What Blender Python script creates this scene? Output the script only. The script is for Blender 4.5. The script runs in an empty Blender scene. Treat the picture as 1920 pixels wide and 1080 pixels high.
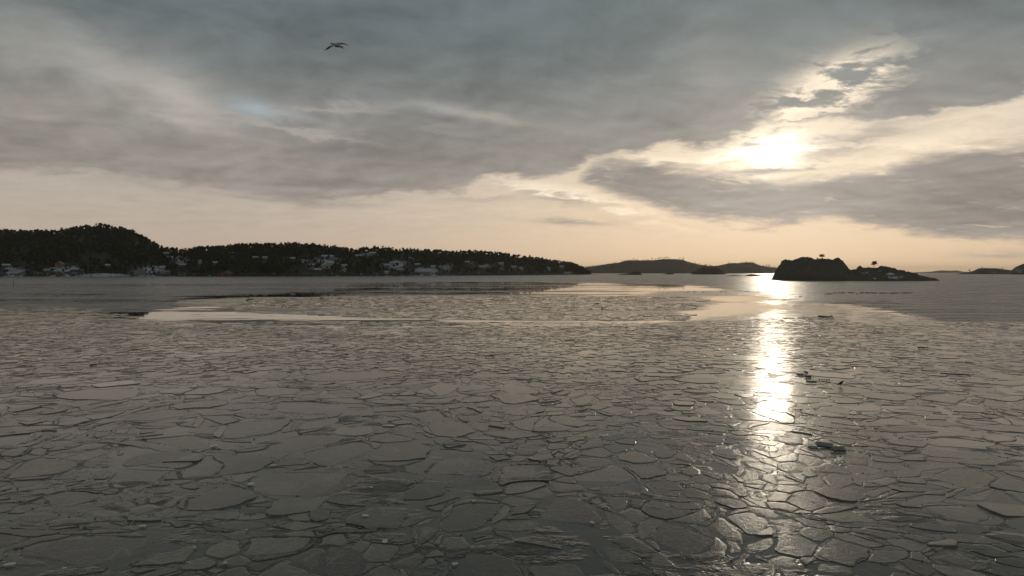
import bpy, bmesh, math, random
import numpy as np
from mathutils import Vector, Matrix

random.seed(7)
rng = np.random.default_rng(11)
C = bpy.context.scene.collection
SC = bpy.context.scene
R = math.radians

# ------------------------------------------------------------------ camera
F, HZ, H = 1280.0, 510.5, 7.0          # focal length and horizon row in 1920x1080 pixels, drone height in metres
PITCH = math.atan((540 - HZ) / F)
cam_d = bpy.data.cameras.new('camera')
cam = bpy.data.objects.new('camera', cam_d)
C.objects.link(cam)
cam.location = (0, 0, H)
cam.rotation_euler = (R(90) - PITCH, 0, 0)
cam_d.sensor_width = 36.0
cam_d.lens = 36.0 * F / 1920
cam_d.clip_start = 0.1
cam_d.clip_end = 60000
SC.camera = cam

def ray(x, y):
    cx, cy = (x - 960) / F, (540 - y) / F
    return np.array([cx, math.cos(PITCH) + cy * math.sin(PITCH), -math.sin(PITCH) + cy * math.cos(PITCH)])

def ground(x, y, z=0.0):                # a pixel's point on the water
    d = ray(x, y)
    t = (z - H) / d[2]
    return np.array([d[0] * t, d[1] * t, z])

def project(P):
    P = np.asarray(P, float)
    dy, dz = P[..., 1], P[..., 2] - H
    fw = dy * math.cos(PITCH) - dz * math.sin(PITCH)
    up = dy * math.sin(PITCH) + dz * math.cos(PITCH)
    return 960 + F * P[..., 0] / fw, 540 - F * up / fw

def azel(x, y):
    d = ray(x, y)
    return math.degrees(math.atan2(d[0], d[1])), math.degrees(math.asin(d[2] / np.linalg.norm(d)))

# ------------------------------------------------------------------ render settings
SC.view_settings.view_transform = 'Standard'
SC.view_settings.look = 'None'
SC.view_settings.exposure = 0.0
SC.view_settings.gamma = 1.0
SC.render.engine = 'CYCLES'
SC.cycles.use_denoising = True
SC.cycles.max_bounces = 4
SC.cycles.diffuse_bounces = 2
SC.cycles.glossy_bounces = 3
SC.cycles.volume_bounces = 0
SC.cycles.sample_clamp_indirect = 4.0
SC.cycles.sample_clamp_direct = 12.0

# ------------------------------------------------------------------ node helpers
class Nodes:
    def __init__(self, nt):
        self.nt = nt
    def new(self, t, **kw):
        n = self.nt.nodes.new(t)
        for k, v in kw.items():
            setattr(n, k, v)
        return n
    def put(self, sock, v):
        if isinstance(v, E):
            self.nt.links.new(v.s, sock)
        elif isinstance(v, bpy.types.NodeSocket):
            self.nt.links.new(v, sock)
        elif v is not None:
            if isinstance(v, (tuple, list)) and len(sock.default_value) == 4 and len(v) == 3:
                v = (*v, 1.0)
            sock.default_value = v
    def math(self, op, a, b=None, c=None, clamp=False):
        n = self.new('ShaderNodeMath', operation=op, use_clamp=clamp)
        for i, v in enumerate((a, b, c)):
            if v is not None:
                self.put(n.inputs[i], v)
        return E(self, n.outputs[0])
    def smooth(self, v, lo, hi):
        n = self.new('ShaderNodeMapRange', interpolation_type='SMOOTHSTEP')
        for i, q in enumerate((v, lo, hi, 0.0, 1.0)):
            self.put(n.inputs[i], q)
        return E(self, n.outputs[0])
    def ramp(self, v, lo, hi, a, b):
        n = self.new('ShaderNodeMapRange')
        for i, q in enumerate((v, lo, hi, a, b)):
            self.put(n.inputs[i], q)
        return E(self, n.outputs[0])
    def mix(self, f, a, b):
        n = self.new('ShaderNodeMix', data_type='RGBA')
        self.put(n.inputs[0], f)
        self.put(n.inputs[6], a)
        self.put(n.inputs[7], b)
        return E(self, n.outputs[2])
    def vec(self, op, a, b=None, scale=None):
        n = self.new('ShaderNodeVectorMath', operation=op)
        self.put(n.inputs[0], a)
        if b is not None:
            self.put(n.inputs[1], b)
        if scale is not None:
            self.put(n.inputs['Scale'], scale)
        return E(self, n.outputs['Value' if op in ('DOT_PRODUCT', 'LENGTH', 'DISTANCE') else 'Vector'])
    def xyz(self, x, y, z):
        n = self.new('ShaderNodeCombineXYZ')
        for i, v in enumerate((x, y, z)):
            self.put(n.inputs[i], v)
        return E(self, n.outputs[0])
    def noise(self, v, scale, detail=4.0, rough=0.55, dist=0.0, kind='FBM'):
        n = self.new('ShaderNodeTexNoise')
        self.put(n.inputs['Vector'], v)
        n.inputs['Scale'].default_value = scale
        n.inputs['Detail'].default_value = detail
        n.inputs['Roughness'].default_value = rough
        n.inputs['Distortion'].default_value = dist
        return E(self, n.outputs[0])
    def voronoi(self, v, scale, feature='F1', out='Distance'):
        n = self.new('ShaderNodeTexVoronoi', feature=feature)
        self.put(n.inputs['Vector'], v)
        n.inputs['Scale'].default_value = scale
        return E(self, n.outputs[out])
    def attr(self, name):
        return E(self, self.new('ShaderNodeAttribute', attribute_name=name).outputs['Fac'])
    def curve(self, v, pts, x0, x1, y0, y1):
        n = self.new('ShaderNodeFloatCurve')
        self.put(n.inputs['Value'], self.ramp(v, x0, x1, 0.0, 1.0))
        c = n.mapping.curves[0]
        q = [((a - x0) / (x1 - x0), (b - y0) / (y1 - y0)) for a, b in pts]
        q = sorted(p for p in q if -0.001 <= p[0] <= 1.001)
        while len(c.points) < len(q):
            c.points.new(0.5, 0.5)
        for p, (a, b) in zip(c.points, q):
            p.location = (min(max(a, 0), 1), b)
            p.handle_type = 'AUTO_CLAMPED'
        n.mapping.use_clip = False
        n.mapping.update()
        return E(self, n.outputs[0]) * (y1 - y0) + y0

class E:
    def __init__(self, g, s):
        self.g, self.s = g, s
    def __add__(self, o): return self.g.math('ADD', self, o)
    __radd__ = __add__
    def __sub__(self, o): return self.g.math('SUBTRACT', self, o)
    def __rsub__(self, o): return self.g.math('SUBTRACT', o, self)
    def __mul__(self, o): return self.g.math('MULTIPLY', self, o)
    __rmul__ = __mul__
    def __truediv__(self, o): return self.g.math('DIVIDE', self, o)
    def clamp(self): return self.g.math('ADD', self, 0.0, clamp=True)
    def exp(self): return self.g.math('EXPONENT', self)
    def max(self, o): return self.g.math('MAXIMUM', self, o)
    def min(self, o): return self.g.math('MINIMUM', self, o)

# ------------------------------------------------------------------ sky and sun
SUN_AZ, SUN_EL = azel(1452, 288)
SUN_DIR = Vector((math.sin(R(SUN_AZ)) * math.cos(R(SUN_EL)), math.cos(R(SUN_AZ)) * math.cos(R(SUN_EL)), math.sin(R(SUN_EL))))

def build_world():
    w = bpy.data.worlds.new('World')
    SC.world = w
    w.use_nodes = True
    nt = w.node_tree
    nt.nodes.clear()
    g = Nodes(nt)
    sky = g.new('ShaderNodeTexSky', sky_type='NISHITA')
    sky.sun_disc = False
    sky.sun_elevation = R(SUN_EL)
    sky.sun_rotation = R(SUN_AZ)
    sky.air_density = 1.2
    sky.dust_density = 1.5
    sky.ozone_density = 1.5
    clear_blue = E(g, sky.outputs[0])
    D = E(g, g.new('ShaderNodeTexCoord').outputs['Generated'])
    sep = g.new('ShaderNodeSeparateXYZ')
    g.put(sep.inputs[0], D)
    x, y, z = (E(g, sep.outputs[i]) for i in range(3))
    zc = z.max(0.0)
    az = g.math('ARCTAN2', x, y) * (180 / math.pi)
    el = g.math('ARCSINE', z) * (180 / math.pi)
    ang = g.math('ARCCOSINE', g.vec('DOT_PRODUCT', D, tuple(SUN_DIR)).min(1.0)) * (180 / math.pi)
    # the cloud sheet seen in perspective
    k = zc + 0.17
    P = g.xyz(x / k, y / k, 0.0)
    n0 = g.noise(P, 1.1, 3.0, 0.5)
    n1 = g.noise(P, 2.6, 5.0, 0.58, 0.3)
    n1b = g.noise(g.vec('ADD', P, tuple(0.07 * c for c in (math.sin(R(SUN_AZ)), math.cos(R(SUN_AZ)), 0.0))), 2.6, 5.0, 0.58, 0.3)
    n2 = g.noise(P, 8.0, 4.0, 0.6, 0.2)
    P3 = g.xyz(x / k * 0.9, y / k * 1.2, 3.7)
    n3 = g.noise(P3, 6.0, 5.0, 0.62, 0.4)
    wob = (n1 - 0.5) * 5.0 + (n3 - 0.5) * 3.2 + (n2 - 0.5) * 1.4
    elw = el + wob * g.ramp(el, 0.0, 16.0, 0.25, 1.0)
    azw = az + (n1 - 0.5) * 14.0
    def edge(pts):
        return g.curve(az, [azel(*p) for p in pts], -48.0, 48.0, -10.0, 40.0)
    L = -700; RR = 2700
    B1 = edge([(L, 330), (-100, 322), (0, 320), (120, 326), (230, 332), (320, 348), (430, 362), (560, 384), (660, 376), (760, 364), (860, 356), (930, 340), (1000, 326),
               (1080, 316), (1150, 298), (1250, 285), (1330, 274), (1390, 256), (1440, 232), (1520, 226), (1620, 224), (1700, 214), (1800, 204), (1860, 190), (1920, 170), (2050, 120), (RR, -60)])
    T2 = edge([(L, 900), (1000, 620), (1060, 400), (1100, 322), (1140, 304), (1200, 310), (1300, 322), (1400, 336), (1500, 338), (1560, 330), (1640, 318), (1700, 306), (1760, 298), (1840, 284), (1920, 274), (RR, 200)])
    B2 = edge([(L, 400), (1060, 335), (1120, 350), (1180, 372), (1250, 396), (1330, 412), (1400, 420), (1460, 422), (1530, 412), (1600, 420), (1680, 432), (1760, 444), (1840, 452), (1920, 450), (RR, 450)])
    deck = g.smooth(elw - B1, -0.45, 0.55)
    low = g.smooth(el + wob * 0.5 - B2, -0.5, 0.7) * (1.0 - g.smooth(elw * 0.6 + el * 0.4 - T2, -0.6, 0.7))
    shift = g.xyz((n1 - 0.5) * 6.0, (n3 - 0.5) * 3.0, 0.0)
    AE = g.xyz(az, el, 0.0)
    warped = {}
    def blob(px, py, rx, ry, rot, noisy=1.0):
        if noisy not in warped:
            warped[noisy] = g.vec('ADD', AE, g.vec('SCALE', shift, scale=noisy))
        m = g.new('ShaderNodeMapping', vector_type='TEXTURE')
        g.put(m.inputs['Vector'], warped[noisy])
        m.inputs['Location'].default_value = (*azel(px, py), 0.0)
        m.inputs['Rotation'].default_value = (0, 0, R(rot))
        m.inputs['Scale'].default_value = (math.degrees(rx / F), math.degrees(ry / F), 1.0)
        return g.math('POWER', math.exp(-1.0), g.vec('DOT_PRODUCT', E(g, m.outputs[0]), E(g, m.outputs[0])))
    def total(items):
        t = 0.0
        for q in items:
            *a, amt = q
            t = g.math('MULTIPLY_ADD', blob(*a), amt, t)
        return t
    # gaps in the deck (rot in degrees, counter-clockwise from the horizontal)
    hole = g.smooth(n3 + (n2 - 0.5) * 0.5, 0.40, 0.60) * total([(1560, 165, 95, 40, 22, 1.3), (1490, 186, 34, 14, -10, 0.8), (1530, 208, 50, 15, 10, 0.9), (1600, 130, 60, 26, 15, 0.5)])
    blue = total([(478, 203, 42, 15, -6, 0.3, 1.0), (870, 212, 110, 11, -8, 0.5, 0.34), (570, 222, 40, 6, -12, 0.4, 0.35)])
    thin = total([(350, 182, 95, 36, -28, 0.68), (200, 120, 130, 30, -30, 0.34), (60, 90, 120, 40, -15, 0.45), (30, 190, 140, 30, 5, 0.35), (640, 205, 110, 10, 6, 0.45),
                  (560, 246, 110, 7, -8, 0.5), (1330, 160, 60, 120, 10, 0.22), (820, 245, 60, 10, 0, 0.25)])
    streak = total([(480, 371, 110, 5, -4, 0.3, 0.8), (1070, 417, 70, 5, -3, 0.3, 0.7), (650, 384, 60, 4, 0, 0.3, 0.4), (1040, 372, 70, 8, -12, 0.8, 0.55), (900, 374, 90, 6, 0, 0.8, 0.4), (1880, 478, 60, 6, 0, 0.3, 0.5)])
    wisps = g.smooth(n3, 0.5, 0.72) * g.smooth(el, 2.0, 6.0) * 0.5
    broken = 1.0 - g.smooth(ang, 1.0, 8.0)
    deck = (deck - hole).max(0.0)
    low = (low - g.smooth(n3, 0.58, 0.78) * 0.5).max(0.0)
    veil = blob(1600, 262, 90, 9, 4) * 0.7 + blob(1560, 290, 70, 7, 0) * 0.6 + blob(1440, 321, 80, 5, 0, 0.3) * 0.95 + blob(1660, 235, 120, 8, 8) * 0.5 + g.smooth(n2 + n3, 1.0, 1.3) * 0.7 * broken
    cover = (deck.max(low).max(streak).max(veil)).clamp()
    # light: bright, warm clear air low down and towards the sun; grey deck above, lit through where it is thin
    near = (ang * ang * (-1.0 / (27.0 ** 2))).exp()
    core = blob(1452, 287, 42, 21, 4, 0.9) + blob(1365, 296, 45, 10, 4, 1.2) * 0.12 + blob(1540, 268, 50, 12, 10, 1.2) * 0.12
    halo = (ang * (-1.0 / 3.2)).exp()
    glow = (ang * (-1.0 / 9.0)).exp()
    lowband = (zc * -9.0).exp()
    clear_far = g.mix(lowband, (0.42, 0.41, 0.39), (0.565, 0.43, 0.315))
    clear_sun = g.mix(lowband, (0.87, 0.75, 0.585), (1.02, 0.715, 0.43))
    clear = g.mix(near, clear_far, clear_sun)
    clear = g.vec('SCALE', clear, scale=1.0 + (n3 - 0.5) * 0.35 * g.smooth(el, 1.0, 5.0))
    puff = total([(1000, 348, 150, 13, -8, 0.22), (1130, 380, 110, 12, -14, 0.22), (1215, 300, 65, 9, -3, 0.35), (1700, 265, 160, 30, 10, 0.14), (1560, 160, 80, 34, 20, 0.25), (1380, 292, 60, 12, 0, 0.4)])
    clear = g.vec('ADD', clear, g.vec('SCALE', (1.0, 0.90, 0.74), scale=puff * g.smooth(n3, 0.3, 0.7)))
    clear = g.vec('ADD', clear, g.vec('SCALE', (1.0, 0.90, 0.72), scale=halo * 0.36 + core * 2.4))
    hi = g.smooth(el, 4.0, 21.0)
    grey = g.mix(hi, (0.320, 0.282, 0.248), (0.140, 0.172, 0.179))
    shade = 1.02 + (n1 - 0.5) * 0.5 + (n0 - 0.5) * 0.95 + (n3 - 0.5) * 0.12 + (n1 - n1b) * 0.8
    grey = g.vec('SCALE', grey, scale=shade)
    grey = g.vec('ADD', grey, g.vec('SCALE', (0.20, 0.175, 0.145), scale=glow * 1.05))
    grey = g.vec('ADD', grey, g.vec('SCALE', (0.24, 0.205, 0.170), scale=thin))
    grey = g.vec('ADD', grey, g.vec('SCALE', (1.0, 0.88, 0.70), scale=core * 0.45))
    col = g.mix(cover, clear, grey)
    col = g.vec('SCALE', col, scale=10.0)
    col = g.mix((blue * 0.85).clamp(), col, g.vec('MULTIPLY', clear_blue, (1.08, 1.06, 1.16)))
    # below the horizon: the same pale air
    col = g.mix(g.smooth(z, -0.05, 0.0), (2.6, 2.3, 2.0), col)
    bg = g.new('ShaderNodeBackground')
    g.put(bg.inputs['Color'], col)
    bg.inputs['Strength'].default_value = 0.1
    out = g.new('ShaderNodeOutputWorld')
    nt.links.new(bg.outputs[0], out.inputs[0])
    w.cycles.sampling_method = 'MANUAL'
    w.cycles.sample_map_resolution = 1024
build_world()

sun_d = bpy.data.lights.new('sun', 'SUN')
sun_d.energy = 0.11
sun_d.angle = R(2.0)
sun_d.color = (1.0, 0.86, 0.66)
sun = bpy.data.objects.new('sun', sun_d)
C.objects.link(sun)
sun.rotation_euler = (-SUN_DIR).to_track_quat('-Z', 'Y').to_euler()

# ------------------------------------------------------------------ object helpers
def tag(o, label=None, cat=None, group=None, kind=None):
    if label: o['label'] = label
    if cat: o['category'] = cat
    if group: o['group'] = group
    if kind: o['kind'] = kind
    return o

def link(name, me, parent=None, loc=(0, 0, 0)):
    o = bpy.data.objects.new(name, me)
    C.objects.link(o)
    o.location = loc
    o.parent = parent
    return o

def empty(name, loc, rz=0.0):
    o = bpy.data.objects.new(name, None)
    C.objects.link(o)
    o.location = loc
    o.rotation_euler = (0, 0, rz)
    o.empty_display_size = 0.2
    return o

def copy_tree(o, parent=None):
    c = o.copy()
    C.objects.link(c)
    c.parent = parent
    for ch in list(o.children):
        copy_tree(ch, c)
    return c

def tri_mesh(name, V, T, mats, mat_idx=None, attrs=None, smooth=False):
    V = np.asarray(V, np.float32); T = np.asarray(T, np.int32)
    me = bpy.data.meshes.new(name)
    me.vertices.add(len(V)); me.vertices.foreach_set('co', V.ravel())
    n = T.shape[1]
    me.loops.add(T.size); me.loops.foreach_set('vertex_index', T.ravel())
    me.polygons.add(len(T)); me.polygons.foreach_set('loop_start', np.arange(len(T), dtype=np.int32) * n)
    if mat_idx is not None:
        me.polygons.foreach_set('material_index', np.asarray(mat_idx, np.int32))
    me.polygons.foreach_set('use_smooth', np.full(len(T), smooth))
    for m in mats: me.materials.append(m)
    for k, v in (attrs or {}).items():
        a = me.attributes.new(k, 'FLOAT', 'POINT'); a.data.foreach_set('value', np.asarray(v, np.float32))
    me.update(calc_edges=True)
    return me

def py_mesh(name, V, Fc, mats, idx=None, smooth=False, attrs=None):
    me = bpy.data.meshes.new(name)
    me.from_pydata([tuple(map(float, v)) for v in V], [], Fc)
    for m in mats: me.materials.append(m)
    if idx is not None: me.polygons.foreach_set('material_index', idx)
    if smooth: me.polygons.foreach_set('use_smooth', [True] * len(me.polygons))
    for k, v in (attrs or {}).items():
        a = me.attributes.new(k, 'FLOAT', 'POINT'); a.data.foreach_set('value', np.asarray(v, np.float32))
    me.update()
    return me

def box_vf(x0, x1, y0, y1, z0, z1):
    V = [(x0, y0, z0), (x1, y0, z0), (x1, y1, z0), (x0, y1, z0), (x0, y0, z1), (x1, y0, z1), (x1, y1, z1), (x0, y1, z1)]
    return V, [(0, 3, 2, 1), (4, 5, 6, 7), (0, 1, 5, 4), (1, 2, 6, 5), (2, 3, 7, 6), (3, 0, 4, 7)]

def join_vf(parts):
    V, Fc = [], []
    for v, f in parts:
        o = len(V); V += list(v); Fc += [tuple(i + o for i in q) for q in f]
    return V, Fc

def loft(sections, n=10, cap=True):
    """sections: (centre, axis_a, axis_b) with axis vectors as half-widths."""
    V, Fc = [], []
    for c, a, b in sections:
        c, a, b = map(np.array, (c, a, b))
        for k in range(n):
            t = 2 * math.pi * k / n
            V.append(tuple(c + a * math.cos(t) + b * math.sin(t)))
    for i in range(len(sections) - 1):
        for k in range(n):
            Fc.append((i * n + k, i * n + (k + 1) % n, (i + 1) * n + (k + 1) % n, (i + 1) * n + k))
    if cap:
        Fc.append(tuple(reversed(range(n))))
        Fc.append(tuple(range((len(sections) - 1) * n, len(sections) * n)))
    return V, Fc

def tube(pts, rad, n=6):
    pts = [np.array(p, float) for p in pts]
    sec = []
    for i, p in enumerate(pts):
        d = pts[min(i + 1, len(pts) - 1)] - pts[max(i - 1, 0)]
        d = d / (np.linalg.norm(d) + 1e-9)
        a = np.cross(d, (0, 0, 1) if abs(d[2]) < 0.9 else (1, 0, 0)); a /= np.linalg.norm(a)
        b = np.cross(d, a)
        sec.append((p, a * rad[i], b * rad[i]))
    return loft(sec, n)

# numpy value noise
def _hash(ix, iy, s):
    h = (ix.astype(np.int64) * 374761393 + iy.astype(np.int64) * 668265263 + s * 2147483647) & 0xFFFFFFFF
    h = ((h ^ (h >> 13)) * 1274126177) & 0xFFFFFFFF
    return ((h ^ (h >> 16)) & 0xFFFF) / 65535.0
def vnoise(x, y, s=0):
    x = np.asarray(x, float); y = np.asarray(y, float)
    ix, iy = np.floor(x), np.floor(y)
    fx, fy = x - ix, y - iy
    fx = fx * fx * (3 - 2 * fx); fy = fy * fy * (3 - 2 * fy)
    ix = ix.astype(np.int64); iy = iy.astype(np.int64)
    a, b, c, d = _hash(ix, iy, s), _hash(ix + 1, iy, s), _hash(ix, iy + 1, s), _hash(ix + 1, iy + 1, s)
    return (a + (b - a) * fx) * (1 - fy) + (c + (d - c) * fx) * fy
def fbm(x, y, s=0, o=4):
    t, a, w = 0, 0.5, 0
    for i in range(o):
        t = t + vnoise(x * 2 ** i + i * 17.3, y * 2 ** i + i * 9.1, s + i) * a; w += a; a *= 0.5
    return t / w

ORD = ['', 'first', 'second', 'third', 'fourth', 'fifth', 'sixth', 'seventh', 'eighth', 'ninth', 'tenth', 'eleventh', 'twelfth', 'thirteenth', 'fourteenth', 'fifteenth',
       'sixteenth', 'seventeenth', 'eighteenth', 'nineteenth']
TENS = ['', '', 'twent', 'thirt', 'fort', 'fift', 'sixt', 'sevent', 'eight', 'ninet']
def ordinal(n):
    if n < 20: return ORD[n]
    t, u = divmod(n, 10)
    return TENS[t] + 'ieth' if u == 0 else TENS[t] + 'y-' + ORD[u]

# ------------------------------------------------------------------ materials
def material(name):
    m = bpy.data.materials.new(name)
    m.use_nodes = True
    nt = m.node_tree
    g = Nodes(nt)
    return m, g, nt.nodes['Principled BSDF']

def plain(name, col, rough=0.7, var=0.25, scale=3.0, bump=0.0):
    m, g, b = material(name)
    P = E(g, g.new('ShaderNodeTexCoord').outputs['Object'])
    n = g.noise(P, scale, 5.0)
    g.put(b.inputs['Base Color'], g.vec('SCALE', col, scale=1.0 + (n - 0.5) * 2 * var))
    b.inputs['Roughness'].default_value = rough
    if bump:
        bp = g.new('ShaderNodeBump'); bp.inputs['Distance'].default_value = bump
        g.put(bp.inputs['Height'], n); g.put(b.inputs['Normal'], bp.outputs[0])
    return m

def pos(g):
    return E(g, g.new('ShaderNodeNewGeometry').outputs['Position'])

def mat_water():
    m, g, b = material('water_and_new_ice')
    P = pos(g)
    Ps = g.vec('MULTIPLY', P, (0.16, 1.0, 1.0))
    nA = g.noise(g.vec('MULTIPLY', P, (0.07, 1.0, 1.0)), 0.05, 6.0, 0.6, 0.5)
    nB = g.noise(Ps, 0.35, 6.0, 0.62, 0.4)
    nC = g.noise(P, 2.2, 6.0, 0.6)
    br = (nA - 0.5) * 1.5 + (nB - 0.5) * 1.1
    rip = g.smooth(g.attr('ripple') + br * 0.7, 0.38, 0.62)
    ice = g.smooth(g.attr('skim') + br, 0.40, 0.60)
    rub = g.smooth(g.attr('rubble') + br * 0.8, 0.36, 0.64)
    col = g.mix(ice, (0.010, 0.014, 0.014), g.mix(nB, (0.055, 0.054, 0.048), (0.12, 0.110, 0.093)))
    col = g.mix(rub, col, g.mix(nC, (0.09, 0.08, 0.066), (0.26, 0.23, 0.185)))
    slush = g.smooth(g.noise(g.vec('MULTIPLY', P, (0.6, 1.0, 1.0)), 0.55, 5.0, 0.6), 0.50, 0.60) * ice
    col = g.mix(slush * 0.7, col, (0.030, 0.033, 0.031))
    g.put(b.inputs['Base Color'], col)
    rough = 0.025 + rip * g.ramp(nB, 0.3, 0.7, 0.16, 0.36)
    rough = rough + ice * g.ramp(nB, 0.3, 0.7, 0.02, 0.12)
    rough = rough.max(rub * g.ramp(nB, 0.3, 0.7, 0.09, 0.26))
    rough = rough + slush * 0.28
    g.put(b.inputs['Roughness'], rough)
    b.inputs['IOR'].default_value = 1.333
    g.put(b.inputs['Sheen Weight'], (ice.max(rub) - slush * 0.75).max(0.0) * 0.38); b.inputs['Sheen Roughness'].default_value = 0.35; b.inputs['Sheen Tint'].default_value = (1.0, 0.87, 0.70, 1)
    cell = g.voronoi(P, 1.1, 'DISTANCE_TO_EDGE')
    ridge = g.smooth(cell, 0.0, 0.12)
    wave = g.noise(g.vec('MULTIPLY', P, (0.30, 1.0, 1.0)), 0.5, 5.0, 0.62)
    h = rip * wave * 0.5 + (ice * 0.012 + slush * 0.05) * nC + rub * (ridge * 0.02 + nC * 0.04)
    bp = g.new('ShaderNodeBump'); bp.inputs['Distance'].default_value = 1.0; bp.inputs['Strength'].default_value = 1.0
    g.put(bp.inputs['Height'], h)
    g.put(b.inputs['Normal'], bp.outputs[0])
    return m

def mat_floe(name='grey_ice'):
    m, g, b = material(name)
    P = pos(g)
    fr = g.attr('floe_random'); fw = g.attr('floe_wet'); fe = g.attr('floe_edge')
    off = g.xyz(fr * 37.0, fr * 91.0, 0.0)
    Q = g.vec('ADD', P, off)
    Qs = g.vec('MULTIPLY', Q, (0.55, 2.6, 1.0))
    rot = g.new('ShaderNodeVectorRotate', rotation_type='Z_AXIS'); g.put(rot.inputs['Vector'], Q); g.put(rot.inputs['Angle'], fr * 1.6 - 1.1)
    Qs = g.vec('MULTIPLY', E(g, rot.outputs[0]), (1.2, 9.0, 1.0))
    n1 = g.noise(Q, 0.9, 6.0, 0.62)
    n2 = g.noise(Q, 7.0, 6.0, 0.65)
    grain = g.noise(Q, 38.0, 3.0, 0.6)
    stria = g.noise(Qs, 1.6, 5.0, 0.6)
    nW = g.noise(P, 0.22, 5.0, 0.62, 0.4)
    base = g.mix(fr, (0.062, 0.058, 0.049), (0.155, 0.134, 0.104))
    base = g.vec('SCALE', base, scale=g.ramp(nW, 0.3, 0.7, 0.6, 1.35))
    frost = g.smooth(n1 + (n2 - 0.5) * 0.5 + (fr - 0.5) * 0.3, 0.50, 0.72)
    col = g.mix(frost * 0.7, base, (0.21, 0.190, 0.158))
    col = g.vec('SCALE', col, scale=0.6 + stria * 0.8)
    vo = g.new('ShaderNodeTexVoronoi'); g.put(vo.inputs['Vector'], g.vec('MULTIPLY', P, (1.0, 1.0, 0.0))); vo.inputs['Scale'].default_value = 4.2
    pick = g.new('ShaderNodeSeparateColor'); g.put(pick.inputs[0], vo.outputs['Color'])
    speck = (1.0 - g.smooth(E(g, vo.outputs['Distance']) + (n2 - 0.5) * 0.12, 0.05, 0.11)) * g.smooth(E(g, pick.outputs[0]), 0.80, 0.84)
    fis = g.voronoi(g.vec('ADD', Q, g.vec('SCALE', g.xyz(n2, n1, 0.0), scale=0.5)), 0.8, 'DISTANCE_TO_EDGE')
    crack = (1.0 - g.smooth(fis, 0.0, 0.022)) * g.smooth(n1, 0.42, 0.55)
    col = g.mix(crack * 0.45, col, (0.30, 0.29, 0.27))
    col = g.mix(speck * 0.7, col, (0.42, 0.42, 0.40))
    g.put(b.inputs['Base Color'], col)
    r = g.ramp(n2, 0.3, 0.7, 0.04, 0.12) + frost * 0.06 - fw * 0.04
    g.put(b.inputs['Roughness'], r.max(0.04).max(fe * 0.28))
    b.inputs['IOR'].default_value = 1.31
    b.inputs['Sheen Weight'].default_value = 0.36; b.inputs['Sheen Roughness'].default_value = 0.35; b.inputs['Sheen Tint'].default_value = (1.0, 0.87, 0.70, 1)
    dry = 1.0 - fw * 0.75
    h = (n2 * 0.009 + grain * 0.0034 + stria * 0.005 + n1 * 0.006) * dry
    bp = g.new('ShaderNodeBump'); bp.inputs['Distance'].default_value = 1.0
    g.put(bp.inputs['Height'], h)
    g.put(b.inputs['Normal'], bp.outputs[0])
    return m

def mat_ground(name, dark, mid, snow_lo, snow_hi, snow_col=(0.46, 0.49, 0.52), scale=0.06):
    m, g, b = material(name)
    P = pos(g)
    n1 = g.noise(P, scale, 6.0, 0.62)
    n2 = g.noise(P, scale * 5, 6.0, 0.65)
    col = g.mix(n2, dark, mid)
    s = g.smooth(g.attr('snow') + (n1 - 0.5) * 0.7 + (n2 - 0.5) * 0.9, snow_lo, snow_hi)
    g.put(b.inputs['Base Color'], g.mix(s, col, snow_col))
    b.inputs['Roughness'].default_value = 0.85
    b.inputs['Specular IOR Level'].default_value = 0.25
    bp = g.new('ShaderNodeBump'); bp.inputs['Distance'].default_value = 0.6 / (scale * 16)
    g.put(bp.inputs['Height'], n2); g.put(b.inputs['Normal'], bp.outputs[0])
    return m

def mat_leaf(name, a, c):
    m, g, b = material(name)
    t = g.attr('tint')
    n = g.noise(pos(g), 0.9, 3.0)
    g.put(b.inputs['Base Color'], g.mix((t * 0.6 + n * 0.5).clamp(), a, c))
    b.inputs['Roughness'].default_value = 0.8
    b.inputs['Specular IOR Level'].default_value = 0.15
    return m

M = {}
M['water'] = mat_water()
M['floe'] = mat_floe()
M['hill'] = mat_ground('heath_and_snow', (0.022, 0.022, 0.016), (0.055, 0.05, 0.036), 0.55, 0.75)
M['rock'] = mat_ground('bare_rock', (0.05, 0.042, 0.03), (0.17, 0.145, 0.11), 0.55, 0.72, (0.50, 0.54, 0.58), 0.14)
M['farhill'] = mat_ground('far_heath', (0.03, 0.028, 0.02), (0.06, 0.052, 0.04), 0.75, 0.95, (0.5, 0.5, 0.5), 0.02)
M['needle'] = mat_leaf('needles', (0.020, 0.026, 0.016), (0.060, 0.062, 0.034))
M['bark'] = plain('bark', (0.075, 0.055, 0.04), 0.9)
M['snow'] = plain('roof_snow', (0.38, 0.41, 0.44), 0.7, 0.3, 0.35)
M['white'] = plain('white_paint', (0.36, 0.36, 0.35), 0.6, 0.12)
M['ochre'] = plain('ochre_paint', (0.16, 0.125, 0.07), 0.6, 0.1)
M['red'] = plain('red_paint', (0.20, 0.045, 0.035), 0.6, 0.12)
M['brown'] = plain('brown_stain', (0.12, 0.08, 0.055), 0.7, 0.12)
M['grey'] = plain('grey_paint', (0.20, 0.205, 0.21), 0.6, 0.15)
M['tile'] = plain('dark_roof_tile', (0.05, 0.045, 0.045), 0.7)
M['trim'] = plain('white_trim', (0.7, 0.7, 0.68), 0.5, 0.05)
M['stone'] = plain('foundation_stone', (0.2, 0.2, 0.19), 0.8)
m_, g_, b_ = material('window_glass'); b_.inputs['Base Color'].default_value = (0.02, 0.025, 0.03, 1); b_.inputs['Roughness'].default_value = 0.05
g_.put(b_.inputs['Roughness'], g_.ramp(g_.noise(pos(g_), 0.5, 2.0), 0.3, 0.7, 0.04, 0.12)); M['glass'] = m_
M['duck'] = plain('dark_plumage', (0.03, 0.025, 0.02), 0.75)
M['wood'] = plain('wet_driftwood', (0.045, 0.035, 0.027), 0.6, 0.4, 12.0, 0.01)

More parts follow.
